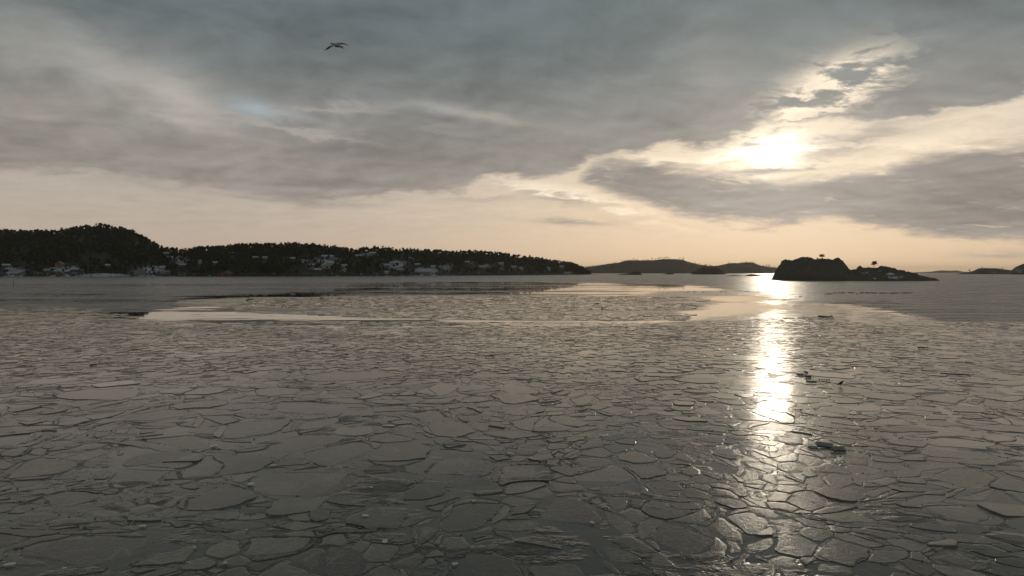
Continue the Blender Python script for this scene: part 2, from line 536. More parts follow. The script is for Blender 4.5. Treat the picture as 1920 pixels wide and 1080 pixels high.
def mat_gull():
    m, g, b = material('gull_plumage')
    O = E(g, g.new('ShaderNodeTexCoord').outputs['Object'])
    d = g.vec('LENGTH', O)
    t = g.smooth(d, 0.30, 0.52)
    n = g.noise(O, 14.0, 4.0)
    g.put(b.inputs['Base Color'], g.mix(t, g.vec('SCALE', (0.34, 0.33, 0.30), scale=0.7 + n * 0.6), (0.035, 0.033, 0.03)))
    b.inputs['Roughness'].default_value = 0.75
    return m
M['gull'] = mat_gull()

# ------------------------------------------------------------------ the water: one sheet to the horizon, and the water and new ice in view
FAR = 20000.0
V, Fc = box_vf(-FAR, FAR, -2000, FAR, -0.6, -0.05)
me = py_mesh('sea', V, Fc, [M['water']], attrs={'ripple': [0.8] * 8, 'skim': [0.0] * 8, 'rubble': [0.0] * 8})
tag(link('sea', me), 'dark open sea reaching to the horizon under the ice', 'sea', kind='structure')

def in_poly(X, Y, poly):
    r = np.zeros(X.shape, bool)
    n = len(poly)
    for i in range(n):
        x0, y0 = poly[i]; x1, y1 = poly[(i + 1) % n]
        if y0 == y1: continue
        c = (y0 > Y) != (y1 > Y)
        r ^= c & (X < (x1 - x0) * (Y - y0) / (y1 - y0) + x0)
    return r

def blur(A, ky, kx):
    for ax, k in ((0, ky), (1, kx)):
        if k < 1: continue
        pad = [(0, 0), (0, 0)]; pad[ax] = (k, k)
        B = np.cumsum(np.pad(A, pad, mode='edge'), axis=ax)
        n = A.shape[ax]
        z = np.zeros_like(np.take(B, [0], axis=ax))
        B = np.concatenate([z, B], axis=ax)
        A = (np.take(B, range(2 * k + 1, 2 * k + 1 + n), axis=ax) - np.take(B, range(0, n), axis=ax)) / (2 * k + 1)
    return A

def build_surface():
    xs = np.arange(-700, 2621, 10.0)
    ys = np.concatenate([np.arange(510.95, 512.0, 0.25), np.arange(512.0, 640, 0.8), np.arange(640, 800, 4.0), np.arange(800, 1400, 16.0), [1600, 2000, 3000, 6000]])
    X, Y = np.meshgrid(xs, ys)
    # calm = mirror-like where nothing else is set
    def zone(polys, ky=2, kx=4):
        A = np.zeros(X.shape)
        for p in polys: A = np.maximum(A, in_poly(X, Y, p).astype(float))
        return blur(A, ky, kx)
    L, Q = -2000, 4000
    ripple = zone([[(L, 500), (Q, 500), (Q, 640), (1920, 622), (1800, 606), (1690, 588), (1640, 574), (1570, 568), (1490, 564), (1420, 550), (1320, 535), (1200, 531), (900, 528), (640, 530), (300, 532), (0, 533), (L, 534)]], 3, 8)
    ripple = np.maximum(ripple, 0.54 * zone([[(L, 530), (800, 528), (760, 540), (560, 552), (300, 560), (0, 580), (L, 585)]], 5, 14))
    ripple = np.maximum(ripple, 0.56 * zone([[(L, 552), (430, 550), (380, 580), (300, 594), (200, 600), (L, 600)]], 5, 12))
    ripple = np.maximum(ripple, 0.48 * zone([[(230, 578), (560, 572), (900, 596), (900, 616), (400, 614), (230, 604)]], 4, 14))
    ripple = np.maximum(ripple, 0.38 * zone([[(700, 528), (1300, 528), (1300, 556), (500, 556)]], 4, 12))
    skim = zone([
        [(L, 572), (0, 574), (150, 576), (260, 590), (340, 604), (480, 613), (640, 613), (900, 613), (1280, 610), (1310, 588), (1400, 590), (1512, 578), (1480, 562), (1440, 556), (1560, 556), (1640, 572), (1700, 590), (1800, 608), (1920, 626), (Q, 640), (Q, 9000), (L, 9000)],
        [(L, 548), (0, 551), (200, 549), (420, 546), (430, 549), (200, 553), (0, 556), (L, 553)],
        [(300, 566), (380, 560), (520, 556), (640, 556), (640, 566), (460, 572), (330, 580)],
    ], 5, 16)
    rubble = zone([
        [(560, 556), (760, 554), (1000, 554), (1280, 556), (1320, 562), (1300, 580), (1290, 600), (1150, 602), (900, 600), (700, 598), (560, 590), (440, 588), (420, 580), (500, 566)],
        [(1180, 548), (1300, 546), (1460, 545), (1500, 552), (1560, 556), (1500, 557), (1420, 554), (1280, 555)],
        [(1280, 606), (1420, 596), (1520, 590), (1560, 600), (1540, 640), (1280, 640)],
        [(330, 606), (480, 614), (700, 614), (1280, 612), (1280, 640), (700, 640), (330, 630)],
    ], 4, 8) * 0.95
    D = np.stack([(X - 960) / F, math.cos(PITCH) + (540 - Y) / F * math.sin(PITCH), -math.sin(PITCH) + (540 - Y) / F * math.cos(PITCH)], -1)
    P = D * (-H / D[..., 2:3]); P[..., 2] = 0
    n, k = X.shape
    i = np.arange(n * k).reshape(n, k)
    Fq = np.stack([i[:-1, :-1], i[1:, :-1], i[1:, 1:], i[:-1, 1:]], -1).reshape(-1, 4)
    me = tri_mesh('water', P.reshape(-1, 3), Fq, [M['water']], attrs={'ripple': ripple.ravel(), 'skim': skim.ravel(), 'rubble': rubble.ravel()}, smooth=True)
    tag(link('water', me), 'calm, wind-ruffled and newly frozen fjord water between the floes and the land', 'water', kind='structure')
build_surface()

# ------------------------------------------------------------------ land
def interp(pts):
    px = np.array([p[0] for p in pts], float); py = np.array([p[1] for p in pts], float)
    return lambda u: np.interp(u, px, py)

class Land:
    """A coast whose near shore, crest and back lie at given distances; u runs along the coast in pixels of azimuth."""
    def __init__(s, sky, shore, setback, tree=0.0, power=0.75, rough=4.0, nscale=60.0, seed=0, bank=1.2, back=0.8, fine=0.0):
        s.fine = fine
        s.sky, s.shore, s.setback = interp(sky), interp(shore), interp(setback)
        s.tree, s.power, s.rough, s.ns, s.seed, s.bank, s.back = tree, power, rough, nscale, seed, bank, back
        s.u0, s.u1 = sky[0][0], sky[-1][0]
    def crest(s, u):
        Y = s.shore(u) + s.setback(u)
        return np.maximum(H + Y * (HZ - s.sky(u)) / F - s.tree, 0.4)
    def z(s, u, t):
        u, t = np.asarray(u, float), np.asarray(t, float)
        zr = s.crest(u)
        X, Y = s.xy(u, t)
        tc = np.clip(t, 0, 1)
        up = zr * (0.15 * tc + 0.85 * tc ** s.power)
        dn = zr * (1 - np.clip((t - 1) / s.back, 0, 1.4) ** 2)
        nz = (fbm(X / s.ns, Y / s.ns, s.seed, 5) - 0.5) * 2 * s.rough
        amp = np.sin(np.clip(t, 0, 1) * math.pi * 0.93) ** 0.6
        b = np.clip(t * s.setback(u) / 3.0, -1, 1) * np.minimum(s.bank, zr)
        k = np.clip(zr / (s.rough * 2 + 0.01), 0, 1)
        if s.fine: nz = nz + (np.abs(fbm(X / (s.ns * 0.32), Y / (s.ns * 0.32), s.seed + 9, 4) - 0.5) * 4 - 0.6) * s.fine
        return np.where(t <= 1, up, dn) + nz * amp * k + np.minimum(b, s.bank) * (t < 1.05)
    def xy(s, u, t):
        Y = s.shore(u) + s.setback(u) * t
        return (u - 960) / F * Y, Y
    def mesh(s, name, du, ts, mats, snow=None):
        us = np.arange(s.u0, s.u1 + du * 0.5, du)
        ts = np.asarray(ts)
        U, T = np.meshgrid(us, ts)
        Z = s.z(U, T); X, Y = s.xy(U, T)
        Z[0] = -0.5
        Z[-1] = -0.5
        P = np.stack([X, Y, Z], -1)
        n, k = U.shape
        i = np.arange(n * k).reshape(n, k)
        Fq = np.stack([i[:-1, :-1], i[:-1, 1:], i[1:, 1:], i[1:, :-1]], -1).reshape(-1, 4)
        px, py = project(P)
        sn = np.zeros(U.shape) if snow is None else snow(px, py, Z)
        return tri_mesh(name, P.reshape(-1, 3), Fq, mats, attrs={'snow': sn.ravel()}, smooth=True)
    def hit(s, px, py):
        """where the sight line of a pixel meets this coast"""
        ts = np.linspace(0.0, 1.0, 400)
        u = np.full_like(ts, px)
        X, Y = s.xy(u, ts); Z = s.z(u, ts)
        _, qy = project(np.stack([X, Y, Z], -1))
        k = np.argmax(qy <= py) if (qy <= py).any() else len(ts) - 1
        return np.array([X[k], Y[k], Z[k]]), ts[k]

def ell(px, py, items):
    A = np.zeros(px.shape)
    for (x, y, rx, ry, a) in items:
        A = np.maximum(A, a * np.exp(-(((px - x) / rx) ** 2 + ((py - y) / ry) ** 2)))
    return A

head = Land([(-700, 440), (-300, 436), (-60, 430), (0, 431), (60, 434), (100, 434), (140, 428), (165, 423), (190, 421), (220, 426), (250, 434), (275, 446), (300, 460), (320, 465), (345, 468), (370, 464), (420, 461),
             (470, 458), (520, 457), (560, 457), (600, 461), (650, 464), (665, 467), (700, 463), (740, 466), (770, 467), (800, 469), (850, 472), (900, 471), (930, 473), (960, 477), (1000, 482),
             (1040, 488), (1075, 493), (1095, 501), (1105, 508), (1118, 514)],
            [(-700, 900), (-300, 1000), (0, 1080), (200, 1100), (330, 1150), (400, 1140), (600, 1190), (800, 1360), (1000, 1750), (1118, 2150)],
            [(-700, 350), (0, 350), (190, 330), (340, 200), (600, 260), (900, 300), (1050, 160), (1100, 60), (1118, 20)], tree=8.0, power=0.85, rough=5.0, nscale=70.0, seed=3, bank=1.8)
CLEAR = [(25, 507, 40, 11, 1), (120, 505, 55, 13, 1), (285, 506, 48, 12, 1), (200, 515, 60, 4, 1), (345, 488, 35, 14, .9), (430, 510, 30, 5, .8), (490, 484, 40, 5, .6), (570, 488, 30, 8, .8), (612, 490, 45, 16, 1),
         (590, 503, 40, 7, .8), (645, 505, 20, 8, .7), (740, 496, 40, 15, 1), (800, 507, 50, 9, 1), (690, 477, 35, 6, .9), (770, 484, 25, 6, .7), (835, 500, 25, 8, .9), (910, 498, 40, 7, .8), (970, 500, 25, 5, .7), (1063, 511, 14, 3, 1)]
def head_snow(px, py, z):
    return 0.22 + 0.5 * ell(px, py, CLEAR) + 0.35 * np.exp(-np.maximum(z, 0) / 2.0)
ts = np.concatenate([[-0.01], np.linspace(0, 0.1, 10), np.linspace(0.12, 1.0, 50), np.linspace(1.05, 1.9, 12)])
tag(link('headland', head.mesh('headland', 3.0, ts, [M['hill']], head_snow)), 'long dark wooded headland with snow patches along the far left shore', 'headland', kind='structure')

islet = Land([(1445, 527), (1447, 523), (1452, 514), (1456, 507), (1460, 500), (1463, 497), (1465, 491), (1472, 488), (1484, 489.5), (1494, 487), (1503, 483), (1510, 483), (1520, 485.5), (1530, 486.5), (1545, 486), (1560, 486.5),
              (1569, 484.5), (1573, 484.5), (1580, 491), (1586, 498), (1591, 506), (1596, 508.5), (1603, 508), (1608, 504), (1612, 500.5), (1618, 502.5), (1624, 502.5), (1628, 500.8), (1634, 502), (1641, 504.5),
              (1647, 503), (1656, 501), (1664, 502), (1676, 506), (1688, 508), (1700, 510.5), (1715, 513.5), (1735, 518.5), (1746, 522), (1752, 522.5), (1757, 524), (1762, 527)],
             [(1445, 640), (1480, 600), (1560, 570), (1640, 560), (1720, 556), (1762, 560)],
             [(1445, 6), (1470, 24), (1560, 40), (1600, 26), (1660, 34), (1720, 18), (1762, 4)], tree=0.0, power=0.45, rough=3.2, nscale=11.0, seed=21, bank=0.5, back=0.9, fine=2.0)
def islet_snow(px, py, z):
    return 0.12 + ell(px, py, [(1622, 512, 16, 6, .55), (1640, 523, 18, 4, .52), (1672, 514, 16, 4, .65), (1680, 520, 24, 5, .6), (1650, 508, 8, 3, .5), (1700, 516, 16, 3, .45), (1630, 507, 10, 2, .5), (1580, 524, 22, 3, .42), (1605, 516, 10, 5, .3), (1555, 516, 20, 6, .25), (1712, 522, 14, 3, .25)])
ti = np.concatenate([[-0.03], np.linspace(0, 0.2, 16), np.linspace(0.22, 1.0, 36), np.linspace(1.04, 1.95, 16)])
tag(link('rocky_islet', islet.mesh('rocky_islet', 0.6, ti, [M['rock']], islet_snow)), 'steep bare rock islet on the right with a low snow-streaked tail', 'islet', kind='structure')

flat = lambda v: [(-5000, v), (5000, v)]
FARL = [
    ('far_island', 'broad hazy island ridge on the horizon left of the sun glitter', [(1060, 511), (1085, 504), (1100, 500), (1120, 497), (1140, 493.5), (1160, 491.5), (1170, 488.5), (1180, 487.5), (1225, 487.5), (1245, 485), (1262, 484.8), (1280, 486), (1290, 490), (1310, 495), (1330, 498), (1345, 497.5),
      (1355, 495), (1368, 492.5), (1385, 492.5), (1400, 490.5), (1412, 491.5), (1425, 497), (1445, 500), (1470, 502), (1520, 506), (1600, 511)], 4600, 500, 4.0, 'far'),
    ('wooded_holm', 'dome-shaped wooded holm in front of the hazy ridge', [(1293, 512.5), (1300, 510), (1310, 504), (1318, 500), (1326, 499.5), (1336, 499.5), (1345, 502), (1354, 507), (1362, 512)], 2250, 70, 4.0, 'mid'),
    ('low_holm', 'small dark holm with a bushy top off the headland tip', [(1158, 515), (1164, 513.5), (1172, 513), (1182, 512), (1189, 509), (1194, 508.5), (1200, 511), (1204, 514.5)], 1800, 25, 1.0, 'mid'),
    ('tiny_holm', 'tiny dark holm below the middle of the hazy ridge', [(1246, 513.5), (1252, 511.2), (1258, 511), (1264, 513)], 2300, 20, 1.0, 'mid'),
    ('flat_skerry', 'flat thin skerry left of the rounded one', [(1364, 518), (1374, 516.6), (1388, 517), (1396, 518)], 1230, 8, 0.0, 'mid'),
    ('rounded_skerry', 'rounded dark skerry between the wooded holm and the rock islet', [(1396, 518), (1402, 515.2), (1408, 514.2), (1416, 515), (1424, 516.4), (1432, 518)], 1230, 10, 0.0, 'mid'),
    ('distant_hills', 'faintest low hills on the horizon right of the rock islet', [(1690, 512), (1715, 510), (1745, 509), (1765, 506.5), (1780, 507), (1795, 506.5), (1805, 509), (1830, 510.5), (1900, 511.4)], 8500, 600, 3.0, 'far'),
    ('wooded_island', 'low wooded island at the right edge of the horizon', [(1784, 514.2), (1796, 512), (1815, 509), (1825, 507), (1834, 502.5), (1842, 501.5), (1850, 501.3), (1868, 502), (1880, 504), (1900, 506), (1960, 505), (2060, 502), (2200, 512)], 2500, 160, 2.5, 'mid'),
    ('snowy_knoll', 'brown knoll with snow patches cut by the right edge', [(1890, 513), (1897, 506), (1904, 500), (1912, 496.5), (1922, 493), (1950, 487), (2000, 482), (2080, 486), (2160, 500), (2200, 513)], 2200, 120, 1.0, 'mid'),
]
FL = {}
for nm, lab, sky, d, sb, tr, kind in FARL:
    l = Land(sky, flat(d), flat(sb), tree=tr, power=0.6 if kind == 'mid' else 0.8, rough=min(1.2 + sb * 0.02, 6.0), nscale=sb * 0.35, seed=len(FL) + 40, bank=0.4)
    FL[nm] = l
    sn = None
    if nm == 'snowy_knoll': sn = lambda px, py, z: 0.28 + ell(px, py, [(1912, 508, 12, 6, .4), (1950, 500, 40, 9, .3)])
    if nm == 'wooded_island': sn = lambda px, py, z: 0.1 + ell(px, py, [(1864, 511, 12, 3, .5), (1900, 510, 12, 3, .3)])
    t_ = np.concatenate([[-0.02], np.linspace(0, 1, 26), np.linspace(1.06, 1.9, 10)])
    m_ = M['hill'] if nm in ('snowy_knoll', 'wooded_island') else (M['rock'] if 'skerry' in nm else M['farhill'])
    tag(link(nm, l.mesh(nm, 1.0 if sb < 200 else 2.0, t_, [m_], sn)), lab, 'island', kind='structure')

# ------------------------------------------------------------------ trees
def clump(c, r, seed, squash=0.7):
    q = np.random.default_rng(seed)
    v = np.array([(1, 0, 0), (0, 1, 0), (-1, 0, 0), (0, -1, 0), (0, 0, 1), (0, 0, -1)], float)
    v = v * (0.7 + 0.6 * q.random((6, 1))) * r + (q.random((6, 3)) - 0.5) * r * 0.5
    v[:, 2] *= squash
    t = [(0, 1, 4), (1, 2, 4), (2, 3, 4), (3, 0, 4), (1, 0, 5), (2, 1, 5), (3, 2, 5), (0, 3, 5)]
    return v + np.array(c), np.array(t)

def tree_arrays(seed, kind, h=10.0, n=8, loose=16):
    q = np.random.default_rng(seed)
    V, T, mi = [], [], []
    def add(v, t, m):
        o = sum(len(a) for a in V)
        V.append(np.asarray(v, float)); T.append(np.asarray(t) + o); mi.extend([m] * len(t))
    w = 0.02 * h
    lean = (q.random(2) - 0.5) * 0.08 * h
    tv = [(w * math.cos(a), w * math.sin(a), -1.0) for a in (0, 2.1, 4.2)] + [(lean[0], lean[1], h * 0.85)]
    add(tv, [(0, 1, 3), (1, 2, 3), (2, 0, 3)], 1)
    for k in range(n):
        f = (k + 0.5) / n
        if kind == 'spruce':
            z = h * (0.14 + 0.8 * f); rr = h * 0.20 * (1.05 - f); off = rr * 0.35; sq = 0.75
        else:
            z = h * (0.42 + 0.5 * f); rr = h * (0.15 + 0.07 * math.sin(f * math.pi)) * (0.8 + 0.4 * q.random()); off = h * 0.15 * (1.1 - 0.7 * f); sq = 0.6
        a = q.random() * 6.28
        c = (lean[0] * f + off * math.cos(a), lean[1] * f + off * math.sin(a), z)
        v, t = clump(c, rr, seed * 100 + k, sq)
        add(v, t, 0)
        for j in range(loose // n):
            p = v[q.integers(0, 6)]
            d = (q.random((3, 3)) - 0.5) * h * 0.13
            add(p + d, [(0, 1, 2)], 0)
    return np.concatenate(V), np.concatenate(T), np.array(mi)

def scatter(name, label, protos, places):
    """places: x, y, z, scale, spin, tint, proto index -> one wood"""
    Vs, Ts, Ms, tints = [], [], [], []
    o = 0
    for p in places:
        v, t, m = protos[int(p[6])]
        c, s = math.cos(p[4]), math.sin(p[4])
        w = np.empty_like(v)
        w[:, 0] = (v[:, 0] * c - v[:, 1] * s) * p[3] + p[0]
        w[:, 1] = (v[:, 0] * s + v[:, 1] * c) * p[3] + p[1]
        w[:, 2] = v[:, 2] * p[3] + p[2]
        Vs.append(w); Ts.append(t + o); Ms.append(m); tints.append(np.full(len(v), p[5])); o += len(v)
    me = tri_mesh(name, np.concatenate(Vs), np.concatenate(Ts), [M['needle'], M['bark']], np.concatenate(Ms), {'tint': np.concatenate(tints)})
    return tag(link(name, me), label, 'forest', kind='stuff')

protos = [tree_arrays(i, 'spruce' if i in (1, 4) else 'pine') for i in range(7)]
HOUSES = [  # x, y of the base in the photograph, width, depth, wall height, ridge side-on?, wall, roof, chimney
    (12, 501, 13, 8, 3.2, 1, 'brown', 'snow'), (44, 514, 10, 7, 3.0, 0, 'grey', 'snow'), (113, 500, 15, 9, 4.2, 0, 'ochre', 'snow'), (88, 510, 9, 6, 3.0, 1, 'brown', 'snow'), (140, 509, 13, 8, 3.4, 1, 'brown', 'snow'),
    (112, 516, 11, 7, 3.2, 0, 'brown', 'snow'), (202, 501, 9, 7, 3.0, 1, 'brown', 'snow'), (262, 514, 20, 10, 5.0, 0, 'grey', 'snow'), (305, 505, 11, 8, 3.5, 1, 'white', 'snow'), (312, 478, 11, 7, 3.2, 1, 'brown', 'snow'),
    (318, 486, 13, 8, 3.4, 1, 'grey', 'snow'), (336, 486, 11, 8, 3.4, 0, 'white', 'snow'), (342, 500, 12, 8, 3.4, 1, 'brown', 'snow'), (341, 516.5, 15, 8, 3.2, 1, 'brown', 'tile'), (376, 494, 9, 8, 5.0, 0, 'white', 'snow'),
    (404, 496, 13, 8, 3.4, 1, 'grey', 'snow'), (418, 516.5, 9, 7, 3.0, 0, 'red', 'tile'), (431, 516.5, 9, 7, 3.0, 0, 'red', 'snow'), (434, 478, 9, 7, 3.0, 1, 'brown', 'snow'), (479, 486, 11, 7, 3.2, 1, 'brown', 'snow'),
    (497, 486, 10, 7, 3.2, 1, 'grey', 'snow'), (549, 488, 11, 8, 3.4, 1, 'brown', 'snow'), (572, 496, 11, 8, 3.4, 0, 'ochre', 'snow'), (586, 500, 11, 8, 3.2, 1, 'grey', 'snow'), (614, 485, 26, 10, 4.6, 1, 'grey', 'snow'),
    (613, 503, 22, 10, 5.4, 0, 'white', 'snow'), (595, 509, 14, 8, 3.2, 1, 'brown', 'snow'), (646, 501, 11, 8, 3.4, 1, 'white', 'snow'), (643, 512, 9, 7, 3.0, 0, 'brown', 'snow'), (673, 483, 15, 9, 3.6, 1, 'brown', 'snow'),
    (699, 478, 17, 9, 4.2, 1, 'grey', 'snow'), (726, 500, 13, 8, 3.4, 1, 'grey', 'snow'), (738, 496, 14, 8, 3.4, 1, 'white', 'snow'), (725, 513, 9, 7, 3.0, 1, 'white', 'snow'), (768, 488, 13, 9, 3.8, 0, 'grey', 'snow'),
    (750, 509, 14, 8, 3.4, 1, 'brown', 'snow'), (797, 515, 28, 11, 6.0, 1, 'grey', 'snow'), (812, 503, 11, 8, 4.0, 1, 'white', 'snow'), (836, 506, 18, 9, 4.0, 0, 'white', 'snow'), (783, 499, 12, 8, 3.6, 1, 'brown', 'snow'),
    (876, 494, 13, 9, 3.6, 1, 'grey', 'snow'), (887, 497, 12, 9, 3.8, 0, 'brown', 'snow'), (905, 503, 16, 9, 4.0, 1, 'grey', 'snow'), (914, 501, 12, 9, 4.0, 0, 'white', 'snow'), (940, 497, 15, 10, 4.2, 1, 'white', 'snow'),
    (941, 506, 12, 9, 3.8, 0, 'grey', 'snow'), (963, 503, 14, 9, 4.0, 1, 'grey', 'snow'), (977, 505, 12, 9, 4.2, 0, 'white', 'snow'), (1028, 506, 12, 9, 5.2, 0, 'white', 'snow'), (1053, 502, 14, 9, 4.0, 1, 'grey', 'snow')]
hp = [(x, y, w * 1.0) for x, y, w, *_ in HOUSES]

def forest_places():
    N = 15000
    u = rng.uniform(-560, 1116, N); t = rng.random(N) ** 0.85 * 1.12 + 0.012
    X, Y = head.xy(u, t); Z = head.z(u, t)
    px, py = project(np.stack([X, Y, Z], -1))
    k = rng.random(N) > 0.82 * ell(px, py - 3, CLEAR)
    for x, y, w in hp:                           # keep the view of each house mostly open
        k &= ~((np.abs(px - x) < w * 0.55) & (py > y - 2) & (py < y + 11) & (rng.random(N) < 0.72))
        k &= ~((np.abs(px - x) < w * 0.7) & (np.abs(py - y) < 2.2))
    k &= fbm(X / 25, Y / 25, 5, 3) > 0.34
    k &= Z > 1.0
    sc = 0.62 + 0.5 * rng.random(N) * (0.6 + 0.8 * fbm(X / 60, Y / 60, 9, 2))
    sc *= np.where(u > 1000, 0.95, 1.0)
    return np.stack([X, Y, Z - 0.3, sc, rng.random(N) * 6.28, rng.random(N), rng.integers(0, 7, N)], -1)[k]
pl = forest_places()
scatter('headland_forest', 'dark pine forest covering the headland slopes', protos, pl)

small = [tree_arrays(30 + i, 'spruce' if i == 1 else 'pine', 10.0, 4, 8) for i in range(4)]
def far_places(l, n, t0, t1, sc, seed, dens=0.5):
    q = np.random.default_rng(seed)
    u = q.uniform(l.u0 + 3, l.u1 - 3, n); t = q.uniform(t0, t1, n)
    X, Y = l.xy(u, t); Z = l.z(u, t)
    k = (fbm(X / 60, Y / 60, seed, 3) > dens) & (Z > 1.5)
    return np.stack([X, Y, Z - 0.4, sc * (0.6 + 0.6 * q.random(n)), q.random(n) * 6.28, q.random(n), q.integers(0, 4, n)], -1)[k]
scatter('far_island_forest', 'scattered hazy pines along the broad far ridge', small, far_places(FL['far_island'], 2200, 0.3, 1.02, 1.0, 61, 0.47))
scatter('wooded_holm_forest', 'small pines crowded on the dome-shaped holm', small, far_places(FL['wooded_holm'], 130, 0.2, 1.05, 0.62, 62, 0.40))
scatter('wooded_island_forest', 'sparse low trees on the island at the right edge', small, far_places(FL['wooded_island'], 260, 0.4, 1.02, 0.42, 63, 0.52))
scatter('low_holm_bushes', 'low bushes on the small holm off the headland tip', small, far_places(FL['low_holm'], 26, 0.3, 1.0, 0.32, 64, 0.3))

def pine_parts(seed, h, spread=1.0, n=26, per=26, leaf=0.055, flat_top=False, base=0.45):
    """trunk with limbs, and a crown of many small needle tufts around the limb ends"""
    q = np.random.default_rng(seed)
    lean = (q.random(2) - 0.5) * 0.16 * h
    spine = [np.array((lean[0] * f * f, lean[1] * f * f, h * f - (0.8 if f == 0 else 0))) for f in np.linspace(0, 0.94, 6)]
    parts = [tube(spine, [0.026 * h * (1 - 0.8 * f) for f in np.linspace(0, 1, 6)], 6)]
    V, T = [], []
    for k in range(n):
        f = base + (0.97 - base) * (k + q.random()) / n
        s = spine[min(int(f * 5.3), 5)]
        a = k * 2.4 + q.random()
        env = (0.95 - 0.55 * ((f - base) / (1 - base)) ** 2) if flat_top else math.sin(max(0.06, (f - base) / (1 - base)) ** 0.8 * math.pi * 0.82 + 0.25)
        L = h * 0.27 * spread * env * (0.6 + 0.7 * q.random())
        e = np.array((s[0] + L * math.cos(a), s[1] + L * math.sin(a), h * f + L * 0.22))
        if k % 2 == 0:
            parts.append(tube([(s[0], s[1], h * f - 0.05 * h), (s + e) / 2 + (0, 0, 0.01 * h), e], [0.010 * h, 0.007 * h, 0.003 * h], 4))
        for j in range(per):
            c = e + q.normal(0, 1, 3) * h * (0.075, 0.075, 0.032) + (s - e) * 0.5 * q.random() ** 2
            d = q.normal(0, 1, (3, 3)) * h * leaf * np.array((1, 1, 0.6))
            o = len(V) * 3
            V.append(c + d); T.append((o, o + 1, o + 2))
    return join_vf(parts), np.concatenate(V), np.array(T)

def make_pine(seed, h, **kw):
    tr, v, t = pine_parts(seed, h, **kw)
    return py_mesh('trunk', *tr, [M['bark']]), tri_mesh('crown', v, t, [M['needle']], attrs={'tint': np.random.default_rng(seed).random(len(v)) * 0.8})

def place_tree(name, meshes, loc, rz, sc, label, group=None):
    o = empty(name, loc, rz); o.scale = (sc, sc, sc)
    tag(o, label, 'tree', group)
    link('trunk', meshes[0], o); link('crown', meshes[1], o)
    return o

ridge_pines = [make_pine(200 + i, 10.0, n=14, per=9, leaf=0.07) for i in range(4)]
us = []
u = -40.0
while u < 1092:
    us.append(u); u += random.uniform(12, 24)
hill_ct = low_ct = 0
for i, u in enumerate(us):
    t = random.uniform(0.97, 1.03)
    x, y = head.xy(u, t); z = float(head.z(u, t))
    sc = random.uniform(0.85, 1.12) * (1.0 if u < 1000 else 0.9)
    if u < 335:
        hill_ct += 1
        lab = f'dark pine on the crest of the tall hill, {ordinal(hill_ct)} skyline pine from left'
    else:
        low_ct += 1
        lab = f'dark pine on the low ridge, {ordinal(low_ct)} skyline pine right of the tall hill'
    place_tree('pine_tree', ridge_pines[i % 4], (x, y, z - 0.3), random.random() * 6.28, sc, lab, 'pines standing out along the headland skyline')

def on_crest(l, px, t=0.95):
    x, y = l.xy(px, t); return float(x), float(y), float(l.z(px, t))
x, y, z = on_crest(islet, 1540.5); z -= 0.9
place_tree('pine_tree', make_pine(301, 5.0, spread=1.5, n=22, per=40, leaf=0.05, flat_top=True, base=0.55), (x, y, z - 0.25), 0.4, 1.0, 'squat spreading pine on top of the steep rock islet')
x, y, z = on_crest(islet, 1532.5)
place_tree('juniper_bush', make_pine(302, 2.2, spread=1.3, n=14, per=24, leaf=0.08, base=0.15), (x, y, z - 0.2), 1.0, 1.0, 'small bush just left of the squat pine on the rock islet')['category'] = 'bush'
x, y, z = on_crest(islet, 1638.5)
place_tree('pine_tree', make_pine(303, 6.2, spread=0.95, n=24, per=34, leaf=0.045, flat_top=True, base=0.5), (x, y, z - 0.25), 2.0, 1.0, 'lone flat-crowned pine above the low tail of the rock islet')
for px, hh, lab in [(1322.5, 11.5, 'tall round-headed pine on the left of the dome-shaped wooded holm'), (1333, 9.0, 'pine on the middle of the dome-shaped wooded holm'), (1342, 9.5, 'pine on the right shoulder of the dome-shaped wooded holm')]:
    x, y, z = on_crest(FL['wooded_holm'], px)
    place_tree('pine_tree', make_pine(int(px), hh, n=14, per=14, leaf=0.07, base=0.4), (x, y, z - 0.3), 0.3, 1.0, lab)
for i, px in enumerate((1166, 1188, 1222, 1229, 1233.5, 1237, 1241, 1246, 1250, 1255, 1275, 1281, 1366, 1437, 1442)):
    x, y, z = on_crest(FL['far_island'], px, 0.99)
    place_tree('pine_tree', ridge_pines[i % 4], (x, y, z - 0.4), i * 1.3, 1.25 + 0.3 * (i % 3), f'hazy pine on the crest of the far ridge, {ordinal(i + 1)} from the left there', 'pines on the far ridge')
for px, hh, lab in [(1817.5, 9.0, 'lone tree on the left slope of the low island by the right edge'), (1840, 6.0, 'tree at the left end of the flat top of the low right-edge island'), (1878.5, 7.0, 'round tree at the right end of the flat top of the low right-edge island'), (1898, 5.5, 'small tree in the dip between the low island and the snowy knoll')]:
    x, y, z = on_crest(FL['wooded_island'], px)
    place_tree('broadleaf_tree', make_pine(int(px) + 3, hh, n=14, per=14, leaf=0.07, base=0.3), (x, y, z - 0.3), 0.3, 1.0, lab)

